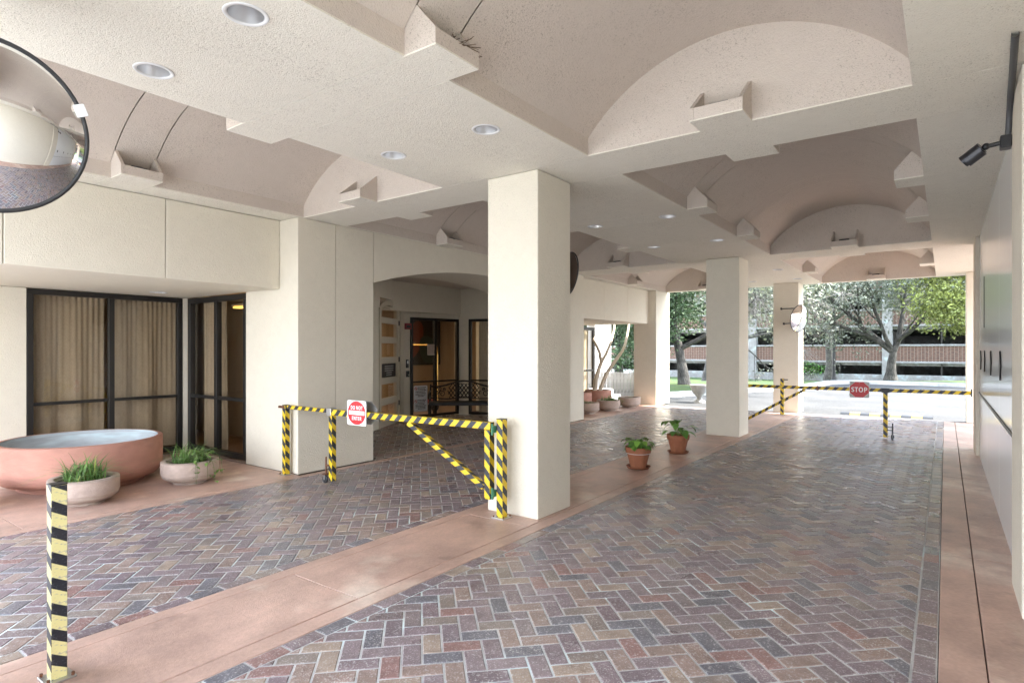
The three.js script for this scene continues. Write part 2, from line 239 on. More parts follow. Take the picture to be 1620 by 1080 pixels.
function inView(x, z, y = 0) { const s = Math.sin(YAW), c = Math.cos(YAW), d = -s * x - c * z, l = c * x - s * z; if (d < .3) return false; const px = 810 + 941 * l / d, py = 553 - (y - 1.5) * 941 / d; return px > -60 && px < 1680 && py < 1140; }
function paving(label, x0, x1, z0, z1, seed, borders, outline, single) {
  const rnd = rng(seed), root = structure('brick_paving', label), w = .1, gap = .0105, list = [];
  const bx0 = x0 + (borders[0] ? .1 : 0), bx1 = x1 - (borders[1] ? .1 : 0);
  const R = Math.SQRT1_2, toW = (u, v) => [(u - v) * R - 1.31, (u + v) * R - 4.02];
  const N = 170; // herringbone: an L of two bricks repeated along the two lattice vectors (1,1) and (2,-2) ... in brick widths
  for (let a = -N; a <= N; a++) for (let b = -N; b <= N; b++) {
    const ox = (a + 2 * b) * w, oy = (a - 2 * b) * w;
    for (const r of [[0, 0, 2, 1], [0, 1, 1, 3]]) {
      const u0 = ox + r[0] * w + gap / 2, v0 = oy + r[1] * w + gap / 2, u1 = ox + r[2] * w - gap / 2, v1 = oy + r[3] * w - gap / 2;
      const c = toW((u0 + u1) / 2, (v0 + v1) / 2); if (c[0] < bx0 - .2 || c[0] > bx1 + .2 || c[1] < z0 - .2 || c[1] > z1 + .2) continue;
      let P = clip([toW(u0, v0), toW(u1, v0), toW(u1, v1), toW(u0, v1)], bx0 + gap / 2, bx1 - gap / 2, z0, z1); if (!P) continue; if (outline && !outline(c[0], c[1])) continue; if (area(P) < .0006) continue; list.push([c, P]);
    }
  }
  for (const [on, xa, xb] of [[borders[0], x0 + gap / 2, x0 + .1 - gap / 2], [borders[1], x1 - .1 + gap / 2, x1 - gap / 2]]) if (on) for (let z = z0; z < z1 - .02; z += .2) list.push([[(xa + xb) / 2, z + .1], [[xa, z + gap / 2], [xb, z + gap / 2], [xb, Math.min(z1, z + .2) - gap / 2], [xa, Math.min(z1, z + .2) - gap / 2]]]);
  part('mortar_bed', box(x0, x1, -.05, -.0035, z0, z1), M.mortar, root);
  list.sort((p, q) => { const f = c => Math.hypot(c[0], c[1]) + (inView(c[0], c[1]) ? 0 : 500); return f(p[0]) - f(q[0]); });
  const rest = brickMats.map(() => []);
  list.forEach(([c, P], i) => { // tones: mostly purple-brown, fewer slate and tan
    const r = rnd(), k = r < .2 ? 0 : r < .36 ? 1 : r < .5 ? 2 : r < .61 ? 3 : r < .71 ? 4 : r < .755 ? 5 : r < .83 ? 6 : r < .88 ? 7 : r < .96 ? 8 : 9;
    const g = slabPoly(P, -.02, 0, .0035, rnd, null, true); if (i < single) part('brick', g, brickMats[k], root); else rest[k].push(g); });
  rest.forEach((l, k) => { if (l.length) part('brick_field', mergeGeometries(l), brickMats[k], root).userData.kind = 'stuff'; });
  return root;
}
paving('purple-brown herringbone brick drive lane beside the glossy white panel wall', -2.73, -.03, -15.35, 1.2, 11, [1, 1], null, 300);
paving('purple-brown herringbone brick lane in front of the arched entrance', -6.12, -3.64, -15.35, 1.2, 12, [0, 1], null, 300);
paving('dim herringbone brick floor inside the arched entrance', -9.6, -6.2, -10.95, -5.43, 13, [0, 0], (x, z) => x > -9.7, 0);
{
  const cs = structure('concrete_strip', 'salmon concrete strip between the two brick lanes, carrying the pillars'); const rnd = rng(5);
  const zs = [1.2, -.55, -2.35, -4.15, -5.95, -7.75, -9.55, -11.35, -13.15, -15.35];
  part('edge_slab', rbox(-3.637, -3.52, -.08, .001, -15.35, 1.2, .004), M.salmon, cs); part('edge_slab', rbox(-2.857, -2.733, -.08, .001, -15.35, 1.2, .004), M.salmon, cs);
  for (let i = 0; i < zs.length - 1; i++) part('slab', rbox(-3.514, -2.863, -.08, .0015 + rnd() * .0015, zs[i + 1] + .0025, zs[i] - .0025, .004), M.salmon, cs);
  const wk = structure('concrete_walk', 'salmon concrete walk below the left building windows');
  for (const [z0, z1] of [[-1.6, 1.2], [-4.24, -1.606]]) part('slab', rbox(-9.05, -6.24, -.08, .002, z0, z1, .004), M.salmon, wk);
  part('edge_slab', rbox(-6.234, -6.125, -.08, .001, -15.35, 1.2, .004), M.salmon, wk);
  for (const [z0, z1] of [[-13.2, -11.27], [-15.35, -13.206]]) part('slab', rbox(-9.05, -6.24, -.08, .002, z0, z1, .004), M.salmon, wk);
  const kb = structure('concrete_margin', 'salmon concrete margin along the foot of the white panel wall');
  const zk = [1.2, -2.1, -5.4, -8.7, -12, -15.35];
  for (let i = 0; i < 5; i++) { part('slab', rbox(-.026, .1565, -.08, .002, zk[i + 1] + .002, zk[i] - .002, .006), M.salmon, kb); part('slab', rbox(.162, i > 3 ? 2.8 : .6, -.08, .004, zk[i + 1] + .002, zk[i] - .002, .006), M.salmon, kb); }
}

// ---------------------------------------------------------------- canopy
const cz = [[-.57, -4.33, [-2.45]], [-4.96, -10.65, [-6.83, -8.83]], [-11.4, -15.87, [-13.63]]];
const CW = { r: [-2.38, -.16], l: [-6.28, -4.0] }, HW = .18, PR = .23;
const lightXZ = []; for (const x of [-2.69, -3.66]) for (const z of [-1.54, -3.37, -6.85, -8.77, -12.68, -14.6]) lightXZ.push([x, z]);
const canopy = thing('drive_through_canopy', 'cream stucco canopy with pink barrel-vaulted coffers over the brick lanes', 'canopy');
{
  const g2 = .003, soff = [];
  const panel = (poly) => { // outline in (x, z)
    const s = new THREE.Shape(poly.map(p => new THREE.Vector2(p[0], -p[1])));
    const xs = poly.map(p => p[0]), zz = poly.map(p => p[1]), x0 = Math.min(...xs), x1 = Math.max(...xs), z0 = Math.min(...zz), z1 = Math.max(...zz);
    for (const [x, z] of lightXZ) if (x > x0 + .1 && x < x1 - .1 && z > z0 + .1 && z < z1 - .1) { const h = new THREE.Path(); h.absarc(x, -z, .085, 0, Math.PI * 2); s.holes.push(h); }
    const g = new THREE.ExtrudeGeometry(s, { depth: .01, bevelEnabled: false, curveSegments: 20 }); g.rotateX(-Math.PI / 2); g.translate(0, H, 0); part('soffit_panel', buv(g), M.soffit, canopy);
  };
  const rect = (x0, x1, z0, z1) => panel([[x0, z0 + g2], [x1, z0 + g2], [x1, z1 - g2], [x0, z1 - g2]]);
  const XL = -6.65, XR = 2.8, XN = .6;  // XR: far end widened out of view to keep sun patches off the floor
  for (const [za, zb, cs] of cz) {
    const xr = za < -11 ? XR : XN, cuts = []; let z = za; for (const c of cs) { cuts.push([z, c + HW, 0], [c + HW, c - HW, 1]); z = c - HW; } cuts.push([z, zb, 0]);
    for (const [a, b, t] of cuts) { const p = t ? PR : 0; rect(XL, CW.l[0] + p, b, a); rect(CW.l[1] - p, CW.r[0] + p, b, a); rect(CW.r[1] - p, xr, b, a); }
  }
  // cross beams with the little shelves that carry the end uplights
  const beam = (z1, z0, near, far, xr) => { // z1 nearer end, z0 further end
    const a = z1 - g2, b = z0 + g2, P = [[XL, a]]; const c = [(CW.l[0] + CW.l[1]) / 2, (CW.r[0] + CW.r[1]) / 2];
    if (near) for (const x of c) P.push([x - HW, a], [x - HW, a + PR], [x + HW, a + PR], [x + HW, a]); P.push([xr, a], [xr, b]);
    if (far) for (const x of c.slice().reverse()) P.push([x + HW, b], [x + HW, b - PR], [x - HW, b - PR], [x - HW, b]); P.push([XL, b]); panel(P); };
  beam(.25, -.57, false, true, XN); beam(-4.33, -4.96, true, true, XN); beam(-10.65, -11.4, true, true, XR); beam(-15.87, -16.05, true, false, XR);
  // vaults
  const lip = .145, rise = .53;
  const bracket = (x, z, ang, full, lamp) => { // uplight shelf: two cheeks, a front plate and a flood lamp, turned by ang (0 = points to +x)
    const g = sub('uplight_bracket', canopy); g.position.set(x, H + .01, z); g.rotation.y = ang; const hb = full ? .345 : .27;
    const cheek = s => { const sh = new THREE.Shape([[-.002, 0], [PR, 0], [PR, .082], [-.002, hb]].map(p => new THREE.Vector2(...p))); const q = new THREE.ExtrudeGeometry(sh, { depth: .028, bevelEnabled: false }); q.translate(0, 0, s > 0 ? HW - .0285 : -HW + .0005); return buv(q, s * 3.1 + x, z); };
    part('cheek', cheek(1), M.pink, g); part('cheek', cheek(-1), M.pink, g); part('front_plate', buv(box(PR - .03, PR - .001, 0, .081, -HW + .03, HW - .03), x, z), M.pink, g);
    if (lamp) part('flood_lamp', [rbox(.09, .17, .03, .11, -.07, .07, .008), box(.12, .14, 0, .04, -.015, .015)], M.black, g);
  };
  const vault = (x0, x1, za, zb, cs) => {
    const hw = (x1 - x0) / 2, cx = (x0 + x1) / 2, R = (hw * hw + rise * rise) / (2 * rise), y0 = H + lip + rise - R, th = Math.asin(hw / R), N = 30, arc = []; for (let i = 0; i <= N; i++) { const t = -th + 2 * th * i / N; arc.push([cx + R * Math.sin(t), y0 + R * Math.cos(t)]); }
    const cuts = []; let z = za; for (const c of cs) { cuts.push([z, c + HW], [c + HW, c - HW]); z = c - HW; } cuts.push([z, zb]);
    for (const [a, b] of cuts) { const pos = [], uv = [], idx = [], A = a - (a === za ? 0 : .004), B = b + (b === zb ? 0 : .004); let s = 0; arc.forEach((p, i) => { if (i) s += Math.hypot(p[0] - arc[i - 1][0], p[1] - arc[i - 1][1]); for (const zz of [A, B]) { pos.push(p[0], p[1], zz); uv.push(s + x0, -zz); } if (i) { const k = i * 2; idx.push(k - 2, k, k - 1, k - 1, k, k + 1); } });
      const g = new THREE.BufferGeometry(); g.setAttribute('position', new THREE.Float32BufferAttribute(pos, 3)); g.setAttribute('uv', new THREE.Float32BufferAttribute(uv, 2)); g.setIndex(idx); g.computeVertexNormals(); part('vault', g, M.pink, canopy); }
    part('coffer_side', box(x0 - .03, x0, H + .01, H + lip, zb, za), M.pink, canopy); part('coffer_side', box(x1, x1 + .03, H + .01, H + lip, zb, za), M.pink, canopy);
    for (const [zz, d] of [[za, .03], [zb, -.03]]) { const s = new THREE.Shape([new THREE.Vector2(x0, H + .01), ...arc.map(p => new THREE.Vector2(p[0], p[1])), new THREE.Vector2(x1, H + .01)]); const g = new THREE.ExtrudeGeometry(s, { depth: .03, bevelEnabled: false }); g.translate(0, 0, d > 0 ? zz : zz - .03); part('lunette', buv(g), M.pink, canopy); }
    for (const c of cs) { bracket(x0, c, 0, true, true); bracket(x1, c, Math.PI, true, true); }
    bracket(cx, zb, -Math.PI / 2, false, true); bracket(cx, za, Math.PI / 2, false, true);
  };
  for (const [za, zb, cs] of cz) { vault(...CW.r, za, zb, cs); vault(...CW.l, za, zb, cs); }
  part('roof_slab', box(-9.4, .6, 3.95, 4.2, -16.05, .25), M.wall, canopy); part('roof_slab', box(.602, 2.8, 3.95, 4.2, -16.05, -10.65), M.wall, canopy);  // second slab: unseen roof extension, added to block sun from the right
  part('roof_edge', box(.565, .598, H + .012, 3.95, -10.65, .18), M.wall, canopy); part('roof_edge', box(-6.9, -6.66, H + .012, 3.95, -15.98, .18), M.wall, canopy);
  part('roof_edge', [box(-6.65, 2.8, H + .012, 3.95, -16.05, -15.98)], M.wall, canopy); part('roof_edge', box(-9.4, .6, H + .012, 3.95, .18, .25), M.wall, canopy); part('roof_edge', box(2.73, 2.8, H + .012, 3.95, -15.98, -10.65), M.wall, canopy); part('roof_edge', box(.6, 2.73, H + .012, 3.95, -10.72, -10.65), M.wall, canopy);
}
// recessed downlights
const lightWhere = ['before the nest', 'between nest and cream pillar', 'just beyond the cream pillar', 'before the STOP gate pillar', 'beyond the STOP gate pillar', 'at the driveway end'];
lightXZ.forEach(([x, z], li) => {
  const g = thing('recessed_downlight', 'downlight on the ' + (li < 6 ? 'drive' : 'entrance') + ' side of the beam ' + lightWhere[li % 6], 'ceiling light', 'recessed downlights along the central beam'); g.position.set(x, H, z);
  part('trim', lathe([[.0835, .006], [.0835, -.004], [.1, -.006], [.104, -.001]], 36), M.white, g);
  part('reflector', lathe([[.083, 0], [.078, .05], [.062, .11], [.05, .14], [0, .142]], 36), M.reflector, g);
});
{ const g = thing('soffit_light', 'small round light set in the soffit above the corner windows', 'ceiling light'); g.position.set(-8.35, 2.255, -3.57); part('trim', lathe([[.075, 0], [.075, -.006], [.1, -.008], [.106, -.001]], 32), M.white, g); part('lens', lathe([[0, -.003], [.04, -.003], [.076, -.001]], 32), M.chrome, g); }
// pillars
const pill = (x0, x1, z0, z1, label) => { const p = part('pillar', rbox(x0, x1, 0, H - .003, z0, z1, .012), M.wall); tag(p, label, 'pillar', 'square stucco pillars'); };
pill(-3.465, -2.9, -4.93, -4.365, 'square cream pillar beside the hinge post of the DO NOT ENTER gate');
pill(-3.42, -2.85, -11.1, -10.52, 'square pillar at the hinge end of the STOP gate, beyond the potted plants');
pill(-3.36, -2.8, -15.9, -15.33, 'square tan pillar carrying a round mirror on two arms, by the driveway');
pill(.35, .92, -15.9, -15.33, 'square tan pillar beyond the end of the white panel wall, by the driveway');
pill(-3.465, -2.9, -.57, -.01, 'square pillar carrying the large convex mirror beside the lone striped post');

// ---------------------------------------------------------------- left building
const bld = thing('entrance_building', 'cream stucco building with an arched entrance and dark framed windows', 'building');
{
  const G = .003;
  // pier panels and arch
  part('wall_panel', rbox(-7.43, -6.28, 0, H - .003, -4.797, -4.25, .01), M.wall, bld);
  part('wall_panel', rbox(-7.4, -6.284, 0, H - .003, -5.419, -4.803, .006), M.wall, bld);
  const a0 = 5.425, a1 = 10.2, sp = 2.41, rs = .34, am = (a0 + a1) / 2, hw = (a1 - a0) / 2, R = (hw * hw + rs * rs) / (2 * rs), arch = []; for (let i = 0; i <= 28; i++) { const t = -1 + 2 * i / 28, u = am + t * hw; arch.push([u, sp + rs - R + Math.sqrt(R * R - (u - am) * (u - am))]); }
  part('arch_panel', shapeX([[a0, sp], ...arch.slice(1, -1), [a1, sp], [a1, H - .003], [a0, H - .003]], [], -7.38, -6.286), M.wall, bld);
  part('wall_panel', rbox(-7.4, -6.284, 0, H - .003, -11.25, -10.205, .01), M.wall, bld);
  // fascia boards over the window bays
  for (const [z0, z1] of [[-4.247, -2.92], [-2.914, -1.58], [-1.574, .6]]) part('fascia_panel', rbox(-6.9, -6.65, 2.25, H - .003, z0, z1, .008), M.wall, bld);
  for (const [z0, z1] of [[-12.6, -11.253], [-13.9, -12.606], [-15.2, -13.906]]) part('fascia_panel', rbox(-6.9, -6.5, 2.2, H - .003, z0, z1, .008), M.wall, bld);
  part('bay_soffit', box(-9.05, -6.902, 2.255, 2.3, -4.247, .6), M.wall, bld); part('bay_soffit', box(-9.05, -6.902, 2.205, 2.25, -15.2, -11.253), M.wall, bld);
  part('wall_panel', rbox(-6.93, -6.285, 0, H - .003, -16.15, -15.2, .01), M.wall, bld);
  // walls round the windows
  part('wall', rbox(-9.3, -9.0, 0, 2.25, -2.355, .6, .006), M.wall, bld);
  part('corner_post', box(-9.06, -9.0, 0, 2.25, -4.25, -4.19), M.wall, bld);
  part('upper_wall', box(-9.3, -9.06, 2.3, 3.95, -18, .6), M.wall, bld);
  part('outer_wall', rbox(-9.3, -9.0, -.2, 3.95, -17.95, -16.84, .01), M.whiteWall, bld);
  part('wall', rbox(-9.3, -9.0, 0, 2.2, -14.2, -11.253, .006), M.wall, bld);
  // windows: thing > window > frame, pane
  const win = (p0, p1, y0, y1, nV, rails, fw, glassM, depth = .07) => { // between two floor points p0 -> p1
    const w = sub('window', bld), d = V3(p1[0] - p0[0], 0, p1[1] - p0[1]), Lw = d.length(); w.position.set(p0[0], 0, p0[1]); w.rotation.y = Math.atan2(-d.z, d.x);
    const fr = [rbox(0, Lw, y1 - fw, y1, -depth / 2, depth / 2, .004), rbox(0, Lw, y0, y0 + fw, -depth / 2, depth / 2, .004)]; const xs = [0]; for (let i = 1; i < nV; i++) xs.push(Lw * i / nV); xs.push(Lw);
    xs.forEach((x, i) => { const a = i === 0 ? 0 : i === nV ? Lw - fw : x - fw / 2; fr.push(rbox(a, a + fw, y0 + fw, y1 - fw, -depth / 2 - .002, depth / 2 + .002, .004)); });
    part('frame', fr, M.bronze, w);
    for (let i = 0; i < nV; i++) { const a = xs[i] + (i ? fw / 2 : fw), b = xs[i + 1] - (i < nV - 1 ? fw / 2 : fw); const ys = [y0 + fw, ...rails, y1 - fw]; for (const r of rails) part('rail', rbox(a, b, r - fw * .3, r + fw * .3, -depth / 2 + .004, depth / 2 - .004, .004), M.bronze, w); for (let k = 0; k < ys.length - 1; k++) { const lo = ys[k] + (k ? fw * .3 : 0), hi = ys[k + 1] - (k < ys.length - 2 ? fw * .3 : 0); const g = new THREE.PlaneGeometry(b - a, hi - lo); g.translate((a + b) / 2, (lo + hi) / 2, 0); part('pane', g, glassM, w); } }
    return w;
  };
  win([-9.04, -2.36], [-9.04, -4.18], .04, 2.245, 2, [.83], .065, M.glass);
  win([-9.0, -4.29], [-7.43, -4.29], .04, 2.245, 2, [.83], .075, M.glass);
  win([-9.04, -14.2], [-9.04, -16.82], 0.04, 2.2, 2, [.85], .09, M.glass);
  // vestibule walls
  const Aw = [-9.35, -8.9], Bw = [-9.1, -10.4], Cw = [-7.38, -10.85], Dw = [-7.5, -5.43];
  const wallSeg = (p, q, t0, t1, y0, y1, nm, m = M.wall) => { const d = V3(q[0] - p[0], 0, q[1] - p[1]), l = d.length(); const g = box(t0 * l, t1 * l, y0, y1, -.12, .0); g.rotateY(Math.atan2(-d.z, d.x)); g.translate(p[0], 0, p[1]); return part(nm, g, m, bld); };
  const dl = Math.hypot(Aw[0] - Dw[0], Aw[1] - Dw[1]); // door wall from D to A
  const lerp = (p, q, t) => [p[0] + (q[0] - p[0]) * t, p[1] + (q[1] - p[1]) * t];
  const bl = Math.hypot(Bw[0] - Aw[0], Bw[1] - Aw[1]), cl = Math.hypot(Cw[0] - Bw[0], Cw[1] - Bw[1]);
  const dA = (dl - .3) / dl, dB = (dl - 1.42) / dl;
  // faces turned so that the room side is the box face at z = 0
  const flip = (p, q, t0, t1, y0, y1, nm, m) => wallSeg(q, p, 1 - t1, 1 - t0, y0, y1, nm, m);
  wallSeg(Dw, Aw, 0, dB, 0, 2.9, 'vestibule_wall').position.set(0, 0, 0); wallSeg(Dw, Aw, dA, 1, 0, 2.9, 'vestibule_wall'); wallSeg(Dw, Aw, dB, dA, 2.5, 2.9, 'vestibule_wall');
  const s0 = .16 / bl, s1 = 1 - .03 / bl; wallSeg(Aw, Bw, 0, s0, 0, 2.9, 'vestibule_wall'); wallSeg(Aw, Bw, s1, 1, 0, 2.9, 'vestibule_wall'); wallSeg(Aw, Bw, s0, s1, 2.2, 2.9, 'vestibule_wall');
  const c0 = .26 / cl, c1 = .95; wallSeg(Bw, Cw, 0, c0, 0, 2.9, 'vestibule_wall'); wallSeg(Bw, Cw, c1, 1, 0, 2.9, 'vestibule_wall'); wallSeg(Bw, Cw, c0, c1, 2.2, 2.9, 'vestibule_wall');
  win(lerp(Aw, Bw, s0), lerp(Aw, Bw, s1), .02, 2.2, 2, [.8], .06, M.clearGlass);
  win(lerp(Bw, Cw, c0), lerp(Bw, Cw, c1), .02, 2.2, 2, [.8], .06, M.clearGlass);
  part('vestibule_ceiling', box(-9.9, -7.38, 2.9, 2.95, -11, -5.42), M.pink, bld);
  // cream glazed door with a rounded head
  { const dr = sub('door', bld), p = lerp(Dw, Aw, dB), q = lerp(Dw, Aw, dA), w = 1.12, d = V3(q[0] - p[0], 0, q[1] - p[1]); dr.position.set(p[0], 0, p[1]); dr.rotation.y = Math.atan2(-d.z, d.x);
    const top = x => 2.2 + .27 * Math.sqrt(Math.max(0, 1 - Math.pow((x - w / 2) / (w / 2 + .02), 2)));
    const out = (i) => { const o = []; for (let k = 0; k <= 16; k++) { const x = i + (w - 2 * i) * k / 16; o.push([x, top(x) - i * .75]); } return o; };
    const s = new THREE.Shape([[0, 0], ...out(0).map(v => v), [w, 0]].map(v => new THREE.Vector2(...v))); const rows = [[.1, .42], [.55, .83], [.95, 1.23], [1.35, 1.63], [1.75, 2.02]];
    for (const [a, b] of rows) s.holes.push(new THREE.Path([[.12, a], [w - .12, a], [w - .12, b], [.12, b]].map(v => new THREE.Vector2(...v)))); const th = out(.12); s.holes.push(new THREE.Path([[.12, 2.13], [w - .12, 2.13], ...th.slice().reverse()].map(v => new THREE.Vector2(...v))));
    const g = new THREE.ExtrudeGeometry(s, { depth: .045, bevelEnabled: true, bevelSize: .004, bevelThickness: .004, bevelSegments: 1 }); g.translate(0, 0, -.06); part('door_leaf', buv(g), M.doorCream, dr);
    const gl = new THREE.PlaneGeometry(w - .22, 1.95); gl.translate(w / 2, 1.06, -.05); part('glazing', gl, M.clearGlass, dr); const gs = new THREE.ShapeGeometry(new THREE.Shape([[.11, 2.12], [w - .11, 2.12], ...th.slice().reverse()].map(v => new THREE.Vector2(...v)))); gs.translate(0, 0, -.05); part('fanlight', gs, M.clearGlass, dr);
    for (const y of [.35, 1.25, 2.0]) part('hinge', rbox(w - .012, w + .012, y, y + .1, -.02, .012, .003), M.black, dr);
    part('frame', [rbox(w + .004, w + .06, 0, 2.3, -.1, .02, .004), rbox(-.06, -.004, 0, 2.3, -.1, .02, .004)], M.doorCream, dr);
    for (const y of [.4, 1.3, 2.05]) {} }
  // rooms behind the glass
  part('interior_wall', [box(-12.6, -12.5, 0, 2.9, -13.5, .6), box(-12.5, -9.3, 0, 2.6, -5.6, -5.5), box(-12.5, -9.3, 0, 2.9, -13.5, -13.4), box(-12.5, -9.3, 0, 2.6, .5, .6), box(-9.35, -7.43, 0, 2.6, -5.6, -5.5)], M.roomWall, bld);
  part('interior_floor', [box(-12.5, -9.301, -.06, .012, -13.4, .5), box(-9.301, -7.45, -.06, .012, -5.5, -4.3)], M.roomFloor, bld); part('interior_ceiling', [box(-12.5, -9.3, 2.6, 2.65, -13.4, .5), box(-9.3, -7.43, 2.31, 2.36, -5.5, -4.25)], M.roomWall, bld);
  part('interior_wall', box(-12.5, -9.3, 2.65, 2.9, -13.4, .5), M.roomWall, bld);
}
// interior lamp seen glowing through the tinted door pane
{
  const g = thing('ceiling_lamp', 'long warm yellow lamp glowing inside behind the dark corner door pane', 'ceiling lamp'); g.position.set(-8.33, 2.12, -4.8);
  part('housing', rbox(-.34, .34, .03, .06, -.07, .07, .006), M.white, g);
  part('diffuser', rbox(-.32, .32, 0, .029, -.055, .055, .006), std({ color: L(.8, .6, .25), emissive: L(1, .62, .14), emissiveIntensity: .3 }), g);
  const pl = new THREE.PointLight(L(1, .7, .3), .06, 0, 2); pl.position.set(0, -.06, 0); pl.castShadow = true; g.add(pl);
}
// lobby lamps behind the entrance glass, seen as the bright fanlight of the cream door
RectAreaLightUniformsLib.init();
for (const [x, z, where] of [[-10.9, -7.6, 'behind the cream glazed door'], [-10.6, -10.2, 'above the brass luggage cart']]) {
  const g = thing('lobby_light', 'flat warm lobby ceiling light ' + where, 'ceiling light'); g.position.set(x, 2.59, z); part('frame', rbox(-.62, .62, -.02, .009, -.62, .62, .006), M.white, g); part('diffuser', box(-.58, .58, -.026, -.0205, -.58, .58), std({ color: L(.8, .75, .6), emissive: L(1, .8, .52), emissiveIntensity: .35 }), g);
  const a = new THREE.RectAreaLight(L(1, .8, .52), .5, 1.16, 1.16); a.position.set(0, -.03, 0); a.rotation.x = -Math.PI / 2; g.add(a);
}
// curtains
function curtain(label, p0, p1, y0, y1, seed, amp = .03) {
  const r = rng(seed), d = V3(p1[0] - p0[0], 0, p1[1] - p0[1]), Lw = d.length(), nx = Math.ceil(Lw * 60), ny = 22, pos = [], idx = [], uv = [], ph = r() * 6, f1 = 38 + r() * 8;
  for (let i = 0; i <= nx; i++) for (let j = 0; j <= ny; j++) { const s = i / nx * Lw, v = j / ny, a = amp * (.35 + .65 * (1 - v * v)); const w = a * (Math.sin(s * f1 * .45 + ph + .5 * Math.sin(s * 5)) + .5 * Math.sin(s * 23 + 2 * ph + .8 * v)) + .012 * v * Math.sin(s * 95); pos.push(s, y0 + (y1 - y0) * v, w); uv.push(s * 1.4, v * (y1 - y0)); }
  for (let i = 0; i < nx; i++) for (let j = 0; j < ny; j++) { const a = i * (ny + 1) + j; idx.push(a, a + ny + 1, a + 1, a + 1, a + ny + 1, a + ny + 2); }
  const g = new THREE.BufferGeometry(); g.setAttribute('position', new THREE.Float32BufferAttribute(pos, 3)); g.setAttribute('uv', new THREE.Float32BufferAttribute(uv, 2)); g.setIndex(idx); g.computeVertexNormals();
  const m = part('curtain', g, /pale/.test(label) ? M.curtainPale : M.curtain); m.position.set(p0[0], 0, p0[1]); m.rotation.y = Math.atan2(-d.z, d.x); return tag(m, label, 'curtain', 'tan curtains behind the windows');
}
curtain('tan gathered curtain behind the window pane next to the plain wall', [-9.2, -2.36], [-9.2, -3.25], .1, 2.2, 1);
curtain('tan gathered curtain behind the window pane next to the corner post', [-9.2, -3.29], [-9.2, -4.2], .1, 2.2, 2);
curtain('dull tan curtain behind the narrow pane beside the corner post', [-8.93, -4.44], [-8.25, -4.44], .08, 2.2, 3, .03);
curtain('pale pleated curtain in the far window behind the planters', [-9.2, -14.3], [-9.2, -16.75], .1, 2.15, 4);
curtain('pale curtain behind the window to the side of the black bench', [-8.72, -10.66], [-7.5, -10.98], .06, 2.15, 5, .02);

// ---------------------------------------------------------------- right wall
{
  const w = thing('panel_wall', 'glossy white panel wall with black diamond inlays and a dark rail', 'wall');
  part('pier', rbox(.345, .95, 0, H - .003, -4.97, -4.34, .012), M.wall, w);
  part('wall', rbox(.392, .95, 0, H - .003, -4.337, 1.8, .008), M.wall, w);
  for (const [z0, z1] of [[-6.86, -4.972], [-8.75, -6.864], [-10.648, -8.754]]) part('panel', rbox(.39, .6, .002, H - .003, z0, z1, .004), M.panel, w);
  part('end_pier', rbox(.345, .95, 0, H - .003, -11.4, -10.652, .01), M.wall, w);
  for (const z of [-5.4, -6.67, -7.98, -9.21, -10.14]) { const s = new THREE.Shape([[0, -.125], [.09, 0], [0, .125], [-.09, 0]].map(p => new THREE.Vector2(...p))); const g = new THREE.ExtrudeGeometry(s, { depth: .008, bevelEnabled: true, bevelSize: .002, bevelThickness: .002, bevelSegments: 1 }); g.rotateY(-Math.PI / 2); g.translate(.389, 1.36, z); part('diamond_inlay', g, M.black, w); }
  part('rail', rbox(.380, .3895, .893, .907, -10.64, -4.98, .003), M.bronze, w); part('rail_strip', rbox(.384, .3895, .868, .876, -10.64, -4.98, .002), M.metalGrey, w);
  part('slot', rbox(.384, .39, 1.77, 2.4, -9.36, -9.335, .002), M.black, w);
}
{ // security camera on the pier
  const c = thing('security_camera', 'dark bullet security camera with conduit on the cream pier above the panel wall', 'camera');
  part('junction_box', rbox(.285, .343, 2.79, 2.87, -5.0, -4.91, .008), M.black, c);
  part('arm', [bar(V3(.285, 2.83, -4.95), V3(.22, 2.825, -4.96), .014, 10), new THREE.SphereGeometry(.022, 12, 8).translate(.215, 2.825, -4.96), bar(V3(.215, 2.825, -4.96), V3(.175, 2.80, -4.975), .012, 10)], M.black, c);
  const b = part('body', [bar(V3(.195, 2.81, -4.97), V3(.115, 2.755, -5.0), .04, 20), bar(V3(.115, 2.755, -5.0), V3(.108, 2.75, -5.003), .03, 20)], std({ color: L(.05, .05, .055), roughness: .35, metalness: .4 }), c);
  part('sunshield', [bar(V3(.195, 2.823, -4.968), V3(.098, 2.757, -5.005), .041, 20)].map(g => g.scale(1, 1, 1)), std({ color: L(.035, .035, .04), roughness: .3, metalness: .4 }), c);
  part('conduit', tube([V3(.325, 2.86, -4.955), V3(.33, 3.0, -4.9), V3(.325, 3.07, -4.75), V3(.315, 3.085, -4.5), V3(.30, 3.085, -4.2), V3(.285, 3.085, -3.9)], .017, 40, 8), std({ color: L(.07, .07, .075), roughness: .5 }), c);
}

// ---------------------------------------------------------------- gates and posts
function post(label, x, z, h, w, mat, group) {
  const g = thing('striped_post', label, 'post', group); g.position.set(x, 0, z);
  part('shaft', rbox(-w / 2, w / 2, .006, h, -w / 2, w / 2, .005), mat, g); part('base_plate', rbox(-w * .95, w * .95, .002, .012, -w * .95, w * .95, .003), M.metalGrey, g);
  for (const [bx, bz] of [[-1, -1], [1, -1], [-1, 1], [1, 1]]) part('anchor_bolt', cyl(.007, .007, .014, 8, bx * w * .75, .012, bz * w * .75), M.rust, g);
  part('cap', rbox(-w / 2 - .001, w / 2 + .001, h, h + .006, -w / 2 - .001, w / 2 + .001, .002), M.black, g); return g;
}
post('lone black and yellow striped post near the bowl planters, no bar attached', -3.28, -.97, .885, .062, M.stripePale);
post('striped hinge post in front of the cream pillar at the DO NOT ENTER gate', -3.2, -4.235, .88, .07, M.stripeA);
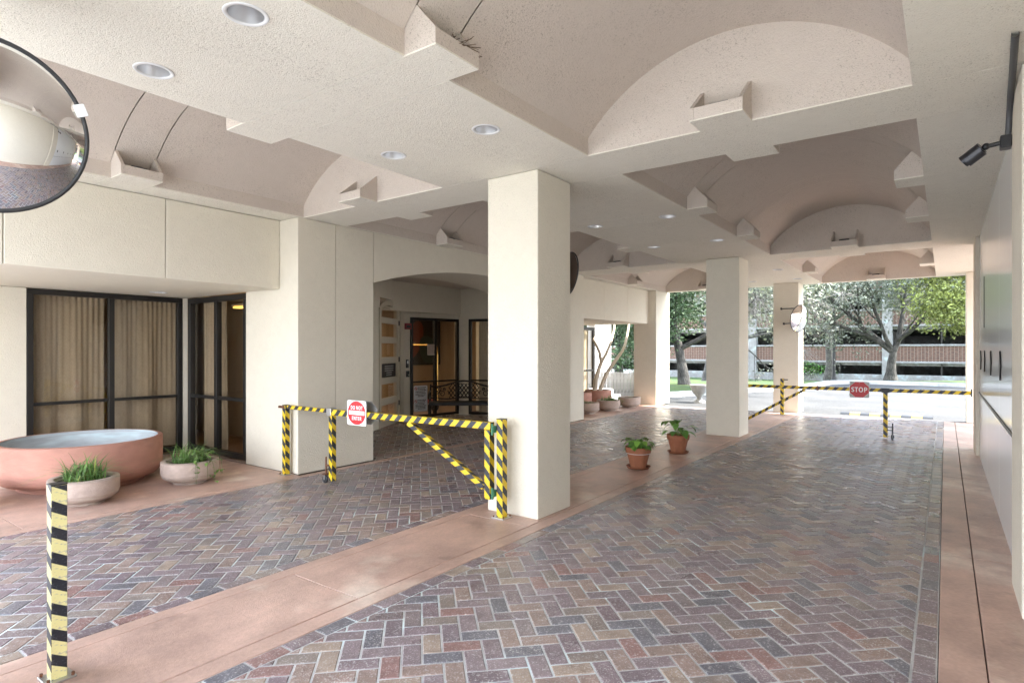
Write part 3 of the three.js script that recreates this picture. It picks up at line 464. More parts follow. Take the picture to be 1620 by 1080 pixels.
{ const p = post('striped latch post against the white pier at the DO NOT ENTER gate', -6.4, -4.17, .835, .064, M.stripeA); part('latch', [rbox(-.09, .02, .8, .83, .031, .045, .003), bar(V3(-.08, .815, .05), V3(-.02, .815, .08), .008, 8)], M.rust, p); }
{ const p = post('thin striped post standing alone before the tan pillar with the round mirror', -3.03, -14.72, .83, .075, M.stripeA); part('latch', rbox(-.02, .12, .80, .825, -.02, .02, .003), M.black, p); }

function sign(name, label, cat, w, h, draw, parent) {
  const cv = document.createElement('canvas'); cv.width = Math.round(512 * Math.min(1, w / h)); cv.height = Math.round(512 * Math.min(1, h / w)); const c = cv.getContext('2d'); draw(c, cv.width, cv.height);
  const t = new THREE.CanvasTexture(cv); t.colorSpace = THREE.SRGBColorSpace; t.magFilter = THREE.LinearFilter;
  const g = thing(name, label, cat); const r = Math.min(w, h) * .09, s = new THREE.Shape(); s.moveTo(-w / 2 + r, -h / 2); s.lineTo(w / 2 - r, -h / 2); s.absarc(w / 2 - r, -h / 2 + r, r, -Math.PI / 2, 0); s.lineTo(w / 2, h / 2 - r); s.absarc(w / 2 - r, h / 2 - r, r, 0, Math.PI / 2); s.lineTo(-w / 2 + r, h / 2); s.absarc(-w / 2 + r, h / 2 - r, r, Math.PI / 2, Math.PI); s.lineTo(-w / 2, -h / 2 + r); s.absarc(-w / 2 + r, -h / 2 + r, r, Math.PI, Math.PI * 1.5);
  const pg = new THREE.ExtrudeGeometry(s, { depth: .003, bevelEnabled: false, curveSegments: 6 }); part('plate', pg, M.metalGrey, g);
  const fg = new THREE.ShapeGeometry(s, 6); const p = fg.attributes.position, uv = fg.attributes.uv; for (let i = 0; i < p.count; i++) uv.setXY(i, (p.getX(i) + w / 2) / w, (p.getY(i) + h / 2) / h); fg.translate(0, 0, .0045); part('face', fg, std({ map: t, roughness: .4 }), g);
  return g;
}
const fitText = (c, s, x, y, w, h, style = 'bold') => { c.save(); c.font = style + ' 100px sans-serif'; const m = c.measureText(s).width; c.translate(x, y); c.scale(w / m, h / 72); c.textAlign = 'center'; c.textBaseline = 'alphabetic'; c.fillText(s, 0, 36); c.restore(); };
function gate(label, len) { const g = thing('swing_gate', label, 'gate', null); return g; }
{ // gate across the entrance lane; x runs from the hinge (0) to the latch (-3.1)
  const g = gate('long black and yellow striped swing gate with a diagonal brace across the entrance lane'); const z = -4.19, y = .815;
  part('bar', sqbar(V3(-5.56, y - .012, z), V3(-3.27, y + .005, z), .062, .066), M.stripeB, g);
  part('bar_extension', sqbar(V3(-6.46, y + .0, z + .01), V3(-5.561, y - .002, z + .0), .042, .044), M.stripeB, g);
  part('upright', rbox(-3.338, -3.274, .165, y - .03, z - .036, z + .036, .006), M.stripeA, g);
  part('brace', sqbar(V3(-4.33, y - .042, z), V3(-3.36, .26, z), .05, .052), M.stripeB, g);
  part('leg', rbox(-5.572, -5.512, .035, y - .045, z - .03, z + .03, .006), M.stripeA, g);
  part('clamp', rbox(-5.6, -5.52, y - .055, y + .035, z - .042, z + .042, .008), M.metalGrey, g);
  for (const yy of [.22, .79]) part('hinge', [rbox(-3.272, -3.243, yy - .03, yy + .03, z - .03, z + .02, .004), cyl(.011, .011, .1, 10, -3.257, yy - .05, z + .02)], M.green, g);
  const ca = sub('caster', g); part('stem', [bar(V3(-5.615, .1, z + .03), V3(-5.615, .3, z + .03), .009, 8), rbox(-5.62, -5.56, .2, .215, z + .02, z + .04, .003), rbox(-5.65, -5.6, .1, .112, z + .0, z + .06, .003)], M.rust, ca);
  const wg = new THREE.TorusGeometry(.033, .014, 10, 24); wg.translate(-5.63, .049, z + .03); const wh = new THREE.CylinderGeometry(.03, .03, .016, 18); wh.rotateX(Math.PI / 2); wh.translate(-5.63, .049, z + .03); part('wheel', [wg, wh], M.black, ca);
  part('fork', [rbox(-5.645, -5.613, .045, .1, z + .01, z + .014, .001), rbox(-5.645, -5.613, .045, .1, z + .046, z + .05, .001)], M.metalGrey, ca);
  const s = sign('no_entry_sign', 'white and red DO NOT ENTER sign on the striped gate', 'sign', .31, .265, (c, W, Hh) => {
    c.fillStyle = '#f2f0f0'; c.fillRect(0, 0, W, Hh); c.fillStyle = '#d92a30'; c.beginPath(); c.ellipse(W / 2, Hh / 2, W * .465, Hh * .475, 0, 0, 7); c.fill(); c.fillStyle = '#f4f2f2'; c.fillRect(W * .09, Hh * .41, W * .82, Hh * .17); fitText(c, 'DO NOT', W / 2, Hh * .285, W * .64, Hh * .15); fitText(c, 'ENTER', W / 2, Hh * .715, W * .52, Hh * .15);
    c.fillStyle = '#777'; for (const [x, y2] of [[.38, .49], [.62, .5], [.5, .13], [.5, .86]]) { c.beginPath(); c.arc(W * x, Hh * y2, 5, 0, 7); c.fill(); } });
  s.position.set(-5.075, .825, z + .04);
  const b = thing('octagon_sign', 'grey reverse of a second sign mounted behind the DO NOT ENTER sign', 'sign'); b.position.set(-5.0, .825, z - .045);
  const os = new THREE.Shape(); for (let i = 0; i < 8; i++) { const a = Math.PI / 8 + i * Math.PI / 4; os[i ? 'lineTo' : 'moveTo'](.165 * Math.cos(a), .135 * Math.sin(a)); } part('plate', new THREE.ExtrudeGeometry(os, { depth: .003, bevelEnabled: false }), M.metalGrey, b);
}
{ // gate across the drive lane
  const g = gate('black and yellow striped swing gate carrying the STOP sign across the drive lane'); const z = -11.8;
  part('bar', sqbar(V3(-3.1, .815, z), V3(.33, .818, z), .055, .058), M.stripeB, g);
  part('brace', sqbar(V3(-3.05, .18, z), V3(-2.05, .78, z), .045, .048), M.stripeB, g);
  part('leg', rbox(-.845, -.78, .03, .79, z - .03, z + .03, .005), M.stripeA, g); part('upright', rbox(-3.15, -3.085, .12, .85, z - .032, z + .032, .006), M.stripeA, g);
  part('clamp', rbox(-.87, -.75, .78, .855, z - .038, z + .038, .006), M.black, g); part('collar', rbox(-1.86, -1.83, .775, .855, z - .036, z + .036, .006), M.rust, g);
  part('latch', rbox(.325, .344, .76, .88, z - .03, z + .03, .004), M.black, g);
  const ca = sub('caster', g); part('stem', [bar(V3(-.705, .09, z + .1), V3(-.705, .28, z + .1), .011, 8), rbox(-.79, -.7, .2, .212, z + .03, z + .1, .003), rbox(-.79, -.7, .15, .162, z + .03, z + .1, .003)], M.black, ca); const wg = new THREE.TorusGeometry(.036, .014, 10, 20); wg.rotateY(1.3); wg.translate(-.705, .05, z + .1); part('wheel', wg, M.black, ca);
  const s = sign('stop_sign', 'red octagon STOP sign on a grey square plate on the striped gate', 'sign', .295, .272, (c, W, Hh) => {
    c.fillStyle = '#b4b5b1'; c.fillRect(0, 0, W, Hh); const oct = k => { c.beginPath(); for (let i = 0; i < 8; i++) { const a = Math.PI / 8 + i * Math.PI / 4; c[i ? 'lineTo' : 'moveTo'](W / 2 + k * W * .535 * Math.cos(a), Hh / 2 + k * Hh * .535 * Math.sin(a)); } c.closePath(); c.fill(); };
    c.fillStyle = '#d5d3d0'; oct(1.02); c.fillStyle = '#c2262d'; oct(.97); c.fillStyle = '#e8e4e2'; fitText(c, 'STOP', W / 2, Hh * .5, W * .84, Hh * .31); c.fillStyle = '#ddd'; c.beginPath(); c.arc(W * .5, Hh * .1, 6, 0, 7); c.fill(); });
  s.position.set(-1.193, .815, z + .035);
  post('striped hinge post hidden behind the pillar at the STOP gate', -3.25, -11.75, .88, .085, M.stripeA);
}

// ---------------------------------------------------------------- convex mirrors
function mirror(label, pos, dir, r, armsTo, tab) {
  const g = thing('convex_mirror', label, 'mirror', 'convex traffic mirrors on the pillars'); g.position.copy(pos); const d = dir.clone().normalize(); g.quaternion.setFromUnitVectors(V3(0, 0, 1), d);
  const pr = []; const R = r * 1.6, dep = R - Math.sqrt(R * R - r * r); for (let i = 0; i <= 20; i++) { const t = i / 20 * r * .985; pr.push([t, Math.sqrt(R * R - t * t) - R + dep]); } const m = lathe(pr, 72); m.rotateX(Math.PI / 2); part('reflector', m, M.mirror, g);
  const rim = new THREE.TorusGeometry(r, r * .028, 10, 72); part('rim', rim, M.black, g);
  const back = lathe([[0, -.045], [r * .6, -.04], [r * .97, -.006]], 48); back.rotateX(Math.PI / 2); part('back', back, std({ color: L(.09, .06, .045), roughness: .6 }), g);
  if (tab) { const tg = rbox(-.022, .022, -.018, .018, -.01, .016, .004); tg.rotateZ(-1.3); tg.translate(r * Math.cos(.28), r * Math.sin(.28), 0); part('clip', tg, M.white, g); }
  const inv = g.quaternion.clone().invert(); const loc = v => v.clone().sub(pos).applyQuaternion(inv);
  armsTo.forEach(([a, b]) => { part('arm', bar(loc(a), loc(b), .012, 8), M.black, g); part('wall_plate', bar(loc(a), loc(a).add(V3(.001, .001, .001)).lerp(loc(b), .02), .03, 12), M.black, g); });
}
mirror('large convex mirror with black rim and a white clip, mounted near the lone striped post', V3(-2.626, 2.263, -.58), V3(.98, -.17, .06), .285, [[V3(-2.9, 2.35, -.45), V3(-2.67, 2.3, -.58)]], true);
mirror('convex mirror seen from behind on the far side of the cream pillar', V3(-3.09, 2.26, -5.2), V3(.55, -.12, -.83), .225, [[V3(-3.12, 2.3, -4.94), V3(-3.12, 2.28, -5.16)]], true);
mirror('round convex mirror on two black arms in front of the tan pillar', V3(-2.72, 2.22, -14.98), V3(.9, -.16, .42), .31, [[V3(-3.18, 2.48, -15.32), V3(-2.8, 2.46, -15.05)], [V3(-3.12, 2.12, -15.32), V3(-2.85, 2.12, -15.05)]], false);

// ---------------------------------------------------------------- planters
function bowlGeo(r, h) { return lathe([[r * .6, 0], [r * .6, h * .1], [r * .63, h * .12], [r * .8, h * .16], [r * .95, h * .3], [r, h * .46], [r, h * .92], [r * .985, h], [r * .82, h], [r * .8, h * .97], [r * .76, h * .8]], 56); }
function strip(pts, ws, g0) { const pos = [], idx = [], uv = []; for (let i = 0; i < pts.length; i++) { const t = V3().subVectors(pts[Math.min(i + 1, pts.length - 1)], pts[Math.max(i - 1, 0)]); const s = V3(-t.z, 0, t.x); if (s.lengthSq() < 1e-8) s.set(1, 0, 0); s.normalize().multiplyScalar(ws[i]); pos.push(pts[i].x + s.x, pts[i].y, pts[i].z + s.z, pts[i].x - s.x, pts[i].y, pts[i].z - s.z); uv.push(0, i, 1, i); if (i) { const k = i * 2; idx.push(k - 2, k - 1, k, k, k - 1, k + 1); } } const g = new THREE.BufferGeometry(); g.setAttribute('position', new THREE.Float32BufferAttribute(pos, 3)); g.setAttribute('uv', new THREE.Float32BufferAttribute(uv, 2)); g.setIndex(idx); g.computeVertexNormals(); return g; }
const col = (g, r, gg, b) => { const n = g.attributes.position.count, c = new Float32Array(n * 3); for (let i = 0; i < n; i++) { c[i * 3] = r; c[i * 3 + 1] = gg; c[i * 3 + 2] = b; } g.setAttribute('color', new THREE.BufferAttribute(c, 3)); return g; };
function blade(r, x, y, z, len, dry) { const a = r() * 6.28, lean = .35 + r() * 1.15, dx = Math.cos(a), dz = Math.sin(a), pts = [], ws = []; for (let i = 0; i <= 6; i++) { const t = i / 6; pts.push(V3(x + dx * len * lean * t * t * .9, y + len * (t - .55 * lean * t * t), z + dz * len * lean * t * t * .9)); ws.push(.009 * (1 - t * .92)); } const v = .7 + r() * .6; return dry ? col(strip(pts, ws), 2.6 * v, 1.6 * v, 1.5 * v) : col(strip(pts, ws), v, v * (0.9 + r() * .25), v); }
const leafShape = (() => { const pos = [], idx = []; const prof = [[0, 0], [.18, .3], [.42, .42], [.7, .3], [1, 0]]; prof.forEach(([t, w]) => { const yy = .12 * Math.sin(t * 3.1) - .18 * t * t; pos.push(t, yy + .06 * w, w, t, yy - .03, 0, t, yy + .06 * w, -w); }); for (let i = 0; i < 4; i++) { const k = i * 3; idx.push(k, k + 1, k + 3, k + 3, k + 1, k + 4, k + 1, k + 2, k + 4, k + 4, k + 2, k + 5); } const g = new THREE.BufferGeometry(); g.setAttribute('position', new THREE.Float32BufferAttribute(pos, 3)); g.setAttribute('uv', new THREE.Float32BufferAttribute(new Float32Array(pos.length / 3 * 2), 2)); g.setIndex(idx); g.computeVertexNormals(); return g; })();
function leaf(x, y, z, size, az, tilt, c) { const g = leafShape.clone(); g.scale(size, size, size * .8); g.rotateZ(tilt); g.rotateY(az); g.translate(x, y, z); return col(g, ...c); }
function grassPlant(label, x, y, z, seed, n, len, ivy, ivyAz, group) {
  const r = rng(seed), t = thing('grassy_plant', label, 'plant', group); t.position.set(x, y, z); const bl = [], dr = [];
  for (let i = 0; i < n; i++) bl.push(blade(r, (r() - .5) * .28, 0, (r() - .5) * .28, len * (.55 + r() * .6), false)); for (let i = 0; i < n * .1; i++) bl.push(blade(r, (r() - .5) * .3, 0, (r() - .5) * .3, len * (.5 + r() * .4), true)); part('blades', bl, M.leafGrass, t);
  if (ivy) { const lv = [], st = []; for (let k = 0; k < 5; k++) { const a = ivyAz + (r() - .5) * 1.2, reach = .16 + r() * .14; const pts = [V3(0, 0, 0), V3(Math.cos(a) * reach * .6, .08 + r() * .1, -Math.sin(a) * reach * .6), V3(Math.cos(a) * (reach + .05), .03 + r() * .1, -Math.sin(a) * (reach + .05)), V3(Math.cos(a) * (reach + .09), -.08 - r() * .12, -Math.sin(a) * (reach + .09))]; const cv = new THREE.CatmullRomCurve3(pts); st.push(new THREE.TubeGeometry(cv, 12, .002, 4)); for (let i = 0; i < ivy; i++) { const p = cv.getPoint(.2 + .8 * r()); const v = .9 + r() * .6; lv.push(leaf(p.x + (r() - .5) * .05, p.y + (r() - .5) * .04, p.z + (r() - .5) * .05, .042 + r() * .022, r() * 6.28, (r() - .7) * .9, [v * 1.1, v, v])); } } part('ivy_leaves', lv, M.leafGrass, t); part('ivy_stems', st, M.leafDark, t); }
  return t;
}
function bowl(label, x, z, r, h, group) { const g = thing('bowl_planter', label, 'planter', group); g.position.set(x, .003, z); part('bowl', bowlGeo(r, h), M.planterCream, g); part('soil', cyl(r * .77, r * .77, .01, 32, 0, h * .84, 0), M.soil, g); return g; }
bowl('round cream concrete bowl planter between the lone post and the big red planter', -6.83, -2.24, .295, .25, 'cream bowl planters');
bowl('round cream concrete bowl planter beside the corner windows, near the white pier', -6.93, -3.3, .295, .25, 'cream bowl planters');
bowl('round cream bowl planter at the near end of the red planter', -7.42, -1.42, .295, .25, 'cream bowl planters');
grassPlant('grass-like plant with ivy in the bowl planter before the red planter', -6.83, .21, -2.24, 41, 170, .34, 14, 2.9);
grassPlant('grass-like plant with ivy spilling from the bowl planter by the corner windows', -6.93, .21, -3.3, 42, 170, .3, 14, .2);
{ const g = thing('round_planter', 'big round terracotta coloured planter with pale blue inside, standing empty', 'planter'); g.position.set(-7.9, .003, -2.58); const r = .78, h = .5; part('shell', lathe([[r * .76, 0], [r * .76, .055], [r * .8, .058], [r * .92, .075], [r * .985, .13], [r, .2], [r, h - .01], [r - .012, h], [r - .05, h]], 72), M.planterRed, g); part('lining', lathe([[r - .051, h - .001], [r - .06, h - .04], [r - .07, .2], [r - .2, .12], [0, .11]], 72), M.planterBlue, g); }
bowl('grey-cream bowl planter with dry seedlings, next to the near pier of the far bay', -6.82, -12.35, .29, .26, 'cream bowl planters of the far bay');
bowl('cream bowl planter with a tufted grey-green plant in the far bay', -6.72, -13.25, .29, .26, 'cream bowl planters of the far bay');
bowl('cream bowl planter with tiny sprouts beside the tan end pier', -6.66, -14.32, .29, .27, 'cream bowl planters of the far bay');
grassPlant('tufted grey-green plant in the middle bowl of the far bay', -6.72, .22, -13.25, 43, 120, .2, 6, 1.2);
grassPlant('sparse yellowish seedlings in the bowl next to the near pier', -6.82, .22, -12.35, 44, 22, .13, 0, 0); grassPlant('tiny sprouts in the bowl beside the tan end pier', -6.66, .23, -14.32, 45, 14, .1, 0, 0);
function redPlanter(label, x, z, r, h) { const g = thing('drum_planter', label, 'planter', 'red drum planters of the far bay'); g.position.set(x, .003, z); part('shell', lathe([[r * .9, 0], [r, .03], [r, h - .01], [r - .01, h], [r - .04, h], [r - .045, h - .05]], 56), M.planterRed, g); part('soil', cyl(r - .05, r - .05, .01, 40, 0, h - .055, 0), M.soil, g); }
redPlanter('round terracotta planter holding the pale bare-stemmed tree', -7.55, -14.3, .36, .42); redPlanter('round terracotta planter half hidden behind the near pier', -7.35, -12.85, .34, .45);
// terracotta pots with leafy plants
function pot(label, plantLabel, x, z, seed, tall) {
  const g = thing('terracotta_pot', label, 'pot', 'terracotta pots on the concrete strip'); g.position.set(x, .004, z);
  part('pot_body', lathe([[.0, .012], [.098, .012], [.1, .02], [.14, .19], [.144, .195], [.156, .2], [.162, .265], [.16, .272], [.145, .272], [.14, .24]], 44), M.terracotta, g); part('saucer', lathe([[0, .002], [.13, .002], [.155, .03], [.15, .033], [.14, .03], [.125, .01], [0, .009]], 40), M.terracotta, g); part('soil', cyl(.138, .138, .008, 28, 0, .235, 0), M.soil, g);
  if (!tall) part('band', new THREE.TorusGeometry(.1425, .0035, 8, 48).rotateX(Math.PI / 2).translate(0, .192, 0), M.white, g);
  const r = rng(seed), p = thing('leafy_plant', plantLabel, 'plant', 'leafy plants in terracotta pots'); p.position.set(x, .24, z); const lv = [], st = []; const n = tall ? 15 : 46;
  for (let i = 0; i < n; i++) { const a = i * 2.4 + r() * .7, hgt = tall ? .07 + r() * .17 : .045 + r() * .09, rad = tall ? .05 + r() * .14 : .03 + r() * .11; const px = Math.cos(a) * rad, pz = -Math.sin(a) * rad; st.push(tube([V3(0, 0, 0), V3(px * .4, hgt * .6, pz * .4), V3(px, hgt, pz)], .003, 6, 5)); const v = .8 + r() * .7; const pale = !tall && r() < .35; part('leaf', leaf(px, hgt, pz, tall ? .13 + r() * .05 : .1 + r() * .04, a + (r() - .5) * .5, -.15 - r() * .5, pale ? [v * 1.7, v * 1.4, v * 1.3] : [v, v, v]), M.leafHosta, p); }
  part('stems', st, M.leafDark.clone ? std({ color: L(.16, .25, .06), roughness: .7 }) : null, p);
}
pot('terracotta pot with a pale band and saucer holding the low bushy plant', 'low bushy variegated plant in the banded terracotta pot', -3.14, -7.02, 51, false);
pot('plain terracotta pot with saucer holding the taller broad-leaved plant', 'broad-leaved plant with separate raised leaves in the plain pot', -3.13, -8.38, 52, true);

// ---------------------------------------------------------------- things round the arched entrance
{
  const n = V3(.86, 0, .51);
  // small fittings on the wall between door and glass
  const at = (t, y, off) => V3(-9.35 + .25 * t / 1.52, y, -8.9 - 1.5 * t / 1.52).add(V3(.986 * off, 0, .164 * off));
  const rotY = Math.atan2(.986, .164);
  const small = (name, label, cat, t, y, w, h, d, m, extra) => { const g = thing(name, label, cat); g.position.copy(at(t, y, .0)); g.rotation.y = rotY; part('case', rbox(-w / 2, w / 2, -h / 2, h / 2, .001, d, .005), m, g); if (extra) extra(g); };
  small('fire_alarm', 'dark red fire alarm box on the wall next to the glass doors', 'alarm', .09, 2.0, .15, .13, .05, M.redBox, g => part('strobe', rbox(-.05, .05, -.03, .02, .051, .062, .003), M.black, g));
  small('intercom', 'tall black intercom on the wall beside the glass doors', 'intercom', .08, 1.2, .06, .18, .03, M.black, g => part('speaker_slots', rbox(-.02, .02, 0, .06, .031, .034, .002), M.metalGrey, g));
  small('keypad', 'small black entry keypad below the intercom', 'keypad', .09, .98, .075, .13, .03, M.black, g => part('button', rbox(.008, .026, -.03, -.01, .031, .036, .002), M.white, g));
  const lines = (c, W, Hh, y0, y1, k, r) => { c.fillStyle = '#2a2a2c'; for (let i = 0; i < k; i++) { let x = W * (i % k === k - 1 ? .3 : .12); const end = W * (.88 - .12 * r()); const y = y0 + (y1 - y0) * i / k; while (x < end) { const w = 8 + r() * 26; c.fillRect(x, y, w, (y1 - y0) / k * .5); x += w + 7; } } };
  const noSign = (c, x, y, r) => { c.fillStyle = '#fff'; c.beginPath(); c.arc(x, y, r, 0, 7); c.fill(); c.fillStyle = '#222'; c.fillRect(x - r * .6, y - r * .15, r * 1.2, r * .3); c.strokeStyle = '#b3222c'; c.lineWidth = r * .28; c.beginPath(); c.arc(x, y, r * .85, 0, 7); c.moveTo(x - r * .6, y - r * .6); c.lineTo(x + r * .6, y + r * .6); c.stroke(); };
  const s1 = sign('notice_board', 'white notice with lines of small text and two red circles on the glass', 'notice', .36, .56, (c, W, Hh) => { const r = rng(7); c.fillStyle = '#e2e3e6'; c.fillRect(0, 0, W, Hh); lines(c, W, Hh, Hh * .06, Hh * .46, 7, r); lines(c, W, Hh, Hh * .55, Hh * .94, 7, r); c.fillStyle = '#e2e3e6'; c.fillRect(0, 0, W * .26, Hh * .19); c.fillRect(0, Hh * .5, W * .26, Hh * .18); noSign(c, W * .15, Hh * .11, W * .1); noSign(c, W * .15, Hh * .6, W * .1); });
  s1.position.copy(at(.4, .44, .05)); s1.rotation.y = rotY;
  const s2 = sign('paper_notice', 'small pale paper notice taped to the upper glass pane', 'notice', .24, .24, (c, W, Hh) => { const r = rng(8); c.fillStyle = '#cdbfb2'; c.fillRect(0, 0, W, Hh); c.fillStyle = '#8a6a60'; for (let i = 0; i < 11; i++) { let x = W * .08; while (x < W * .9) { const w = 10 + r() * 40; c.fillRect(x, Hh * (.07 + i * .08), w, Hh * .035); x += w + 9; } } });
  s2.position.copy(at(.72, 1.5, .02)); s2.rotation.y = rotY;
  const s3 = sign('door_sticker', 'black notice with white lettering on the cream glazed door', 'notice', .8, .27, (c, W, Hh) => { const r = rng(9); c.fillStyle = '#15171a'; c.fillRect(0, 0, W, Hh); c.fillStyle = '#c8c8c8'; for (let i = 0; i < 5; i++) { let x = W * (.2 + .06 * (i > 2 ? 2 : 0)); const end = W - x; while (x < end) { const w = 8 + r() * 18; c.fillRect(x, Hh * (.16 + i * .16), w, Hh * .08); x += w + 5; } } });
  const dd = V3(-9.35 + 7.5, 0, -8.9 + 5.43).normalize(), dn = V3(-dd.z, 0, dd.x); const dp = V3(-9.35, 1.09, -8.9).addScaledVector(dd, -.82); const inward = V3(dd.z, 0, -dd.x); const nn = inward.x > 0 ? inward : dn; s3.position.copy(dp).addScaledVector(nn, -.04); s3.rotation.y = Math.atan2(nn.x, nn.z);
}
{ // cast iron bench
  const g = thing('garden_bench', 'ornate black cast iron bench with lattice back before the entrance glass', 'bench'); g.position.set(-8.24, .002, -9.57); g.rotation.y = Math.atan2(-(-9.9 + 8.86), (-7.81 + 9.06)) ; const W = .72;
  for (const s of [-1, 1]) { part('leg', tube([V3(s * W, 0, .26), V3(s * W, .18, .2), V3(s * W, .36, .24)], .018, 12, 6), M.darkIron, g); part('leg', tube([V3(s * W, 0, -.26), V3(s * W, .2, -.2), V3(s * W, .4, -.22), V3(s * W, .75, -.3)], .018, 14, 6), M.darkIron, g); part('armrest', [tube([V3(s * W, .6, -.26), V3(s * W, .62, 0), V3(s * W, .58, .22), V3(s * W, .5, .26), V3(s * W, .48, .2)], .02, 18, 6), tube([V3(s * W, .5, -.2), V3(s * W, .42, 0), V3(s * W, .52, .18)], .012, 12, 5), tube([V3(s * W, .38, .2), V3(s * W, .46, .1), V3(s * W, .56, .12)], .012, 12, 5)], M.darkIron, g); }
  for (let i = 0; i < 6; i++) part('seat_slat', rbox(-W, W, .385, .402, -.22 + i * .08, -.165 + i * .08, .004), M.darkIron, g);
  part('seat_rail', rbox(-W, W, .34, .388, .25, .27, .004), M.darkIron, g);
  const top = x => .7 + .12 * Math.cos(x * 2.6) ** 2; const rail = []; for (let i = 0; i <= 24; i++) { const x = -W + 2 * W * i / 24; rail.push(V3(x, top(x), -.27 - (top(x) - .4) * .15)); } part('back_rail', tube(rail, .02, 60, 6), M.darkIron, g); part('back_rail', tube([V3(-W, .46, -.25), V3(-.36, .44, -.25), V3(0, .47, -.25), V3(.36, .44, -.25), V3(W, .46, -.25)], .014, 30, 6), M.darkIron, g);
  const lat = []; for (let i = -6; i <= 6; i++) for (const d of [-1, 1]) { const x0 = i * .08; const pts = []; for (let k = 0; k <= 5; k++) { const y = .46 + .38 * k / 5, x = x0 + d * (y - .46) * .75; if (Math.abs(x) < .36 && y < top(x)) pts.push(V3(x, y, -.26 - (y - .4) * .15)); } if (pts.length > 1) lat.push(bar(pts[0], pts[pts.length - 1], .011, 5)); } part('back_lattice', lat, M.darkIron, g);
  const sc = []; for (const s of [-1, 1]) for (const [cx, cy, r] of [[.47, .55, .07], [.6, .57, .06], [.53, .65, .05], [.42, .64, .035], [.64, .5, .035]]) { const c = []; for (let k = 0; k <= 22; k++) { const a = k / 22 * 8.5, rr = r * (1 - k / 30); c.push(V3(s * (cx + rr * Math.cos(a)), cy + rr * Math.sin(a), -.265)); } sc.push(tube(c, .01, 40, 5)); } part('back_scrolls', sc, M.darkIron, g);
}
{ // inside the lobby
  const p = thing('wall_painting', 'dim painting with an orange shape inside the lobby', 'painting'); p.position.set(-12.47, 1.75, -12.5); const g = thing('luggage_cart', 'brass luggage cart standing inside behind the glass', 'luggage cart');
  const cv = document.createElement('canvas'); cv.width = cv.height = 128; const c = cv.getContext('2d'); c.fillStyle = '#2b2620'; c.fillRect(0, 0, 128, 128); c.fillStyle = '#7a3a22'; c.beginPath(); c.ellipse(45, 60, 26, 56, .3, 0, 7); c.fill(); c.fillStyle = '#35453f'; c.beginPath(); c.ellipse(95, 95, 30, 50, -.4, 0, 7); c.fill(); const t = new THREE.CanvasTexture(cv); t.colorSpace = THREE.SRGBColorSpace;
  const pf = new THREE.PlaneGeometry(1.6, 1.3); pf.rotateY(Math.PI / 2); pf.translate(.026, 0, 0); part('canvas', pf, std({ map: t, roughness: .6 }), p); part('picture_frame', box(0, .024, -.7, .7, -.85, .85), M.bronze, p);
  g.position.set(-10.4, .012, -10.35); g.rotation.y = .9; part('deck', rbox(-.5, .5, .2, .25, -.28, .28, .02), std({ color: L(.25, .04, .04), roughness: .9 }), g); for (const s of [-1, 1]) { part('hoop', tube([V3(s * .45, .25, -.25), V3(s * .45, 1.1, -.25), V3(s * .45, 1.5, -.2), V3(s * .45, 1.6, 0), V3(s * .45, 1.5, .2), V3(s * .45, 1.1, .25), V3(s * .45, .25, .25)], .02, 40, 8), M.brass, g); for (const q of [-1, 1]) part('wheel', new THREE.TorusGeometry(.07, .03, 8, 18).translate(s * .4, .1, q * .2), M.black, g); } part('hanging_rail', bar(V3(-.45, 1.6, 0), V3(.45, 1.6, 0), .018, 8), M.brass, g);
}
{ // bird's nest on an uplight bracket
  const r = rng(77), tw = []; for (let i = 0; i < 60; i++) { const a = r() * 6.28, x = (r() - .5) * .07, z = (r() - .5) * .24; const l = .05 + r() * .09; tw.push(bar(V3(x, r() * .05, z), V3(x + Math.cos(a) * l * .7, r() * .06, z + Math.sin(a) * l), .0015 + r() * .001, 4)); }
  const n = part('bird_nest', tw, std({ color: L(.13, .085, .05), roughness: 1 })); n.position.set(-2.2, H + .07, -2.5); tag(n, 'untidy twig nest on the light bracket of the nearest pink vault', 'nest');
}

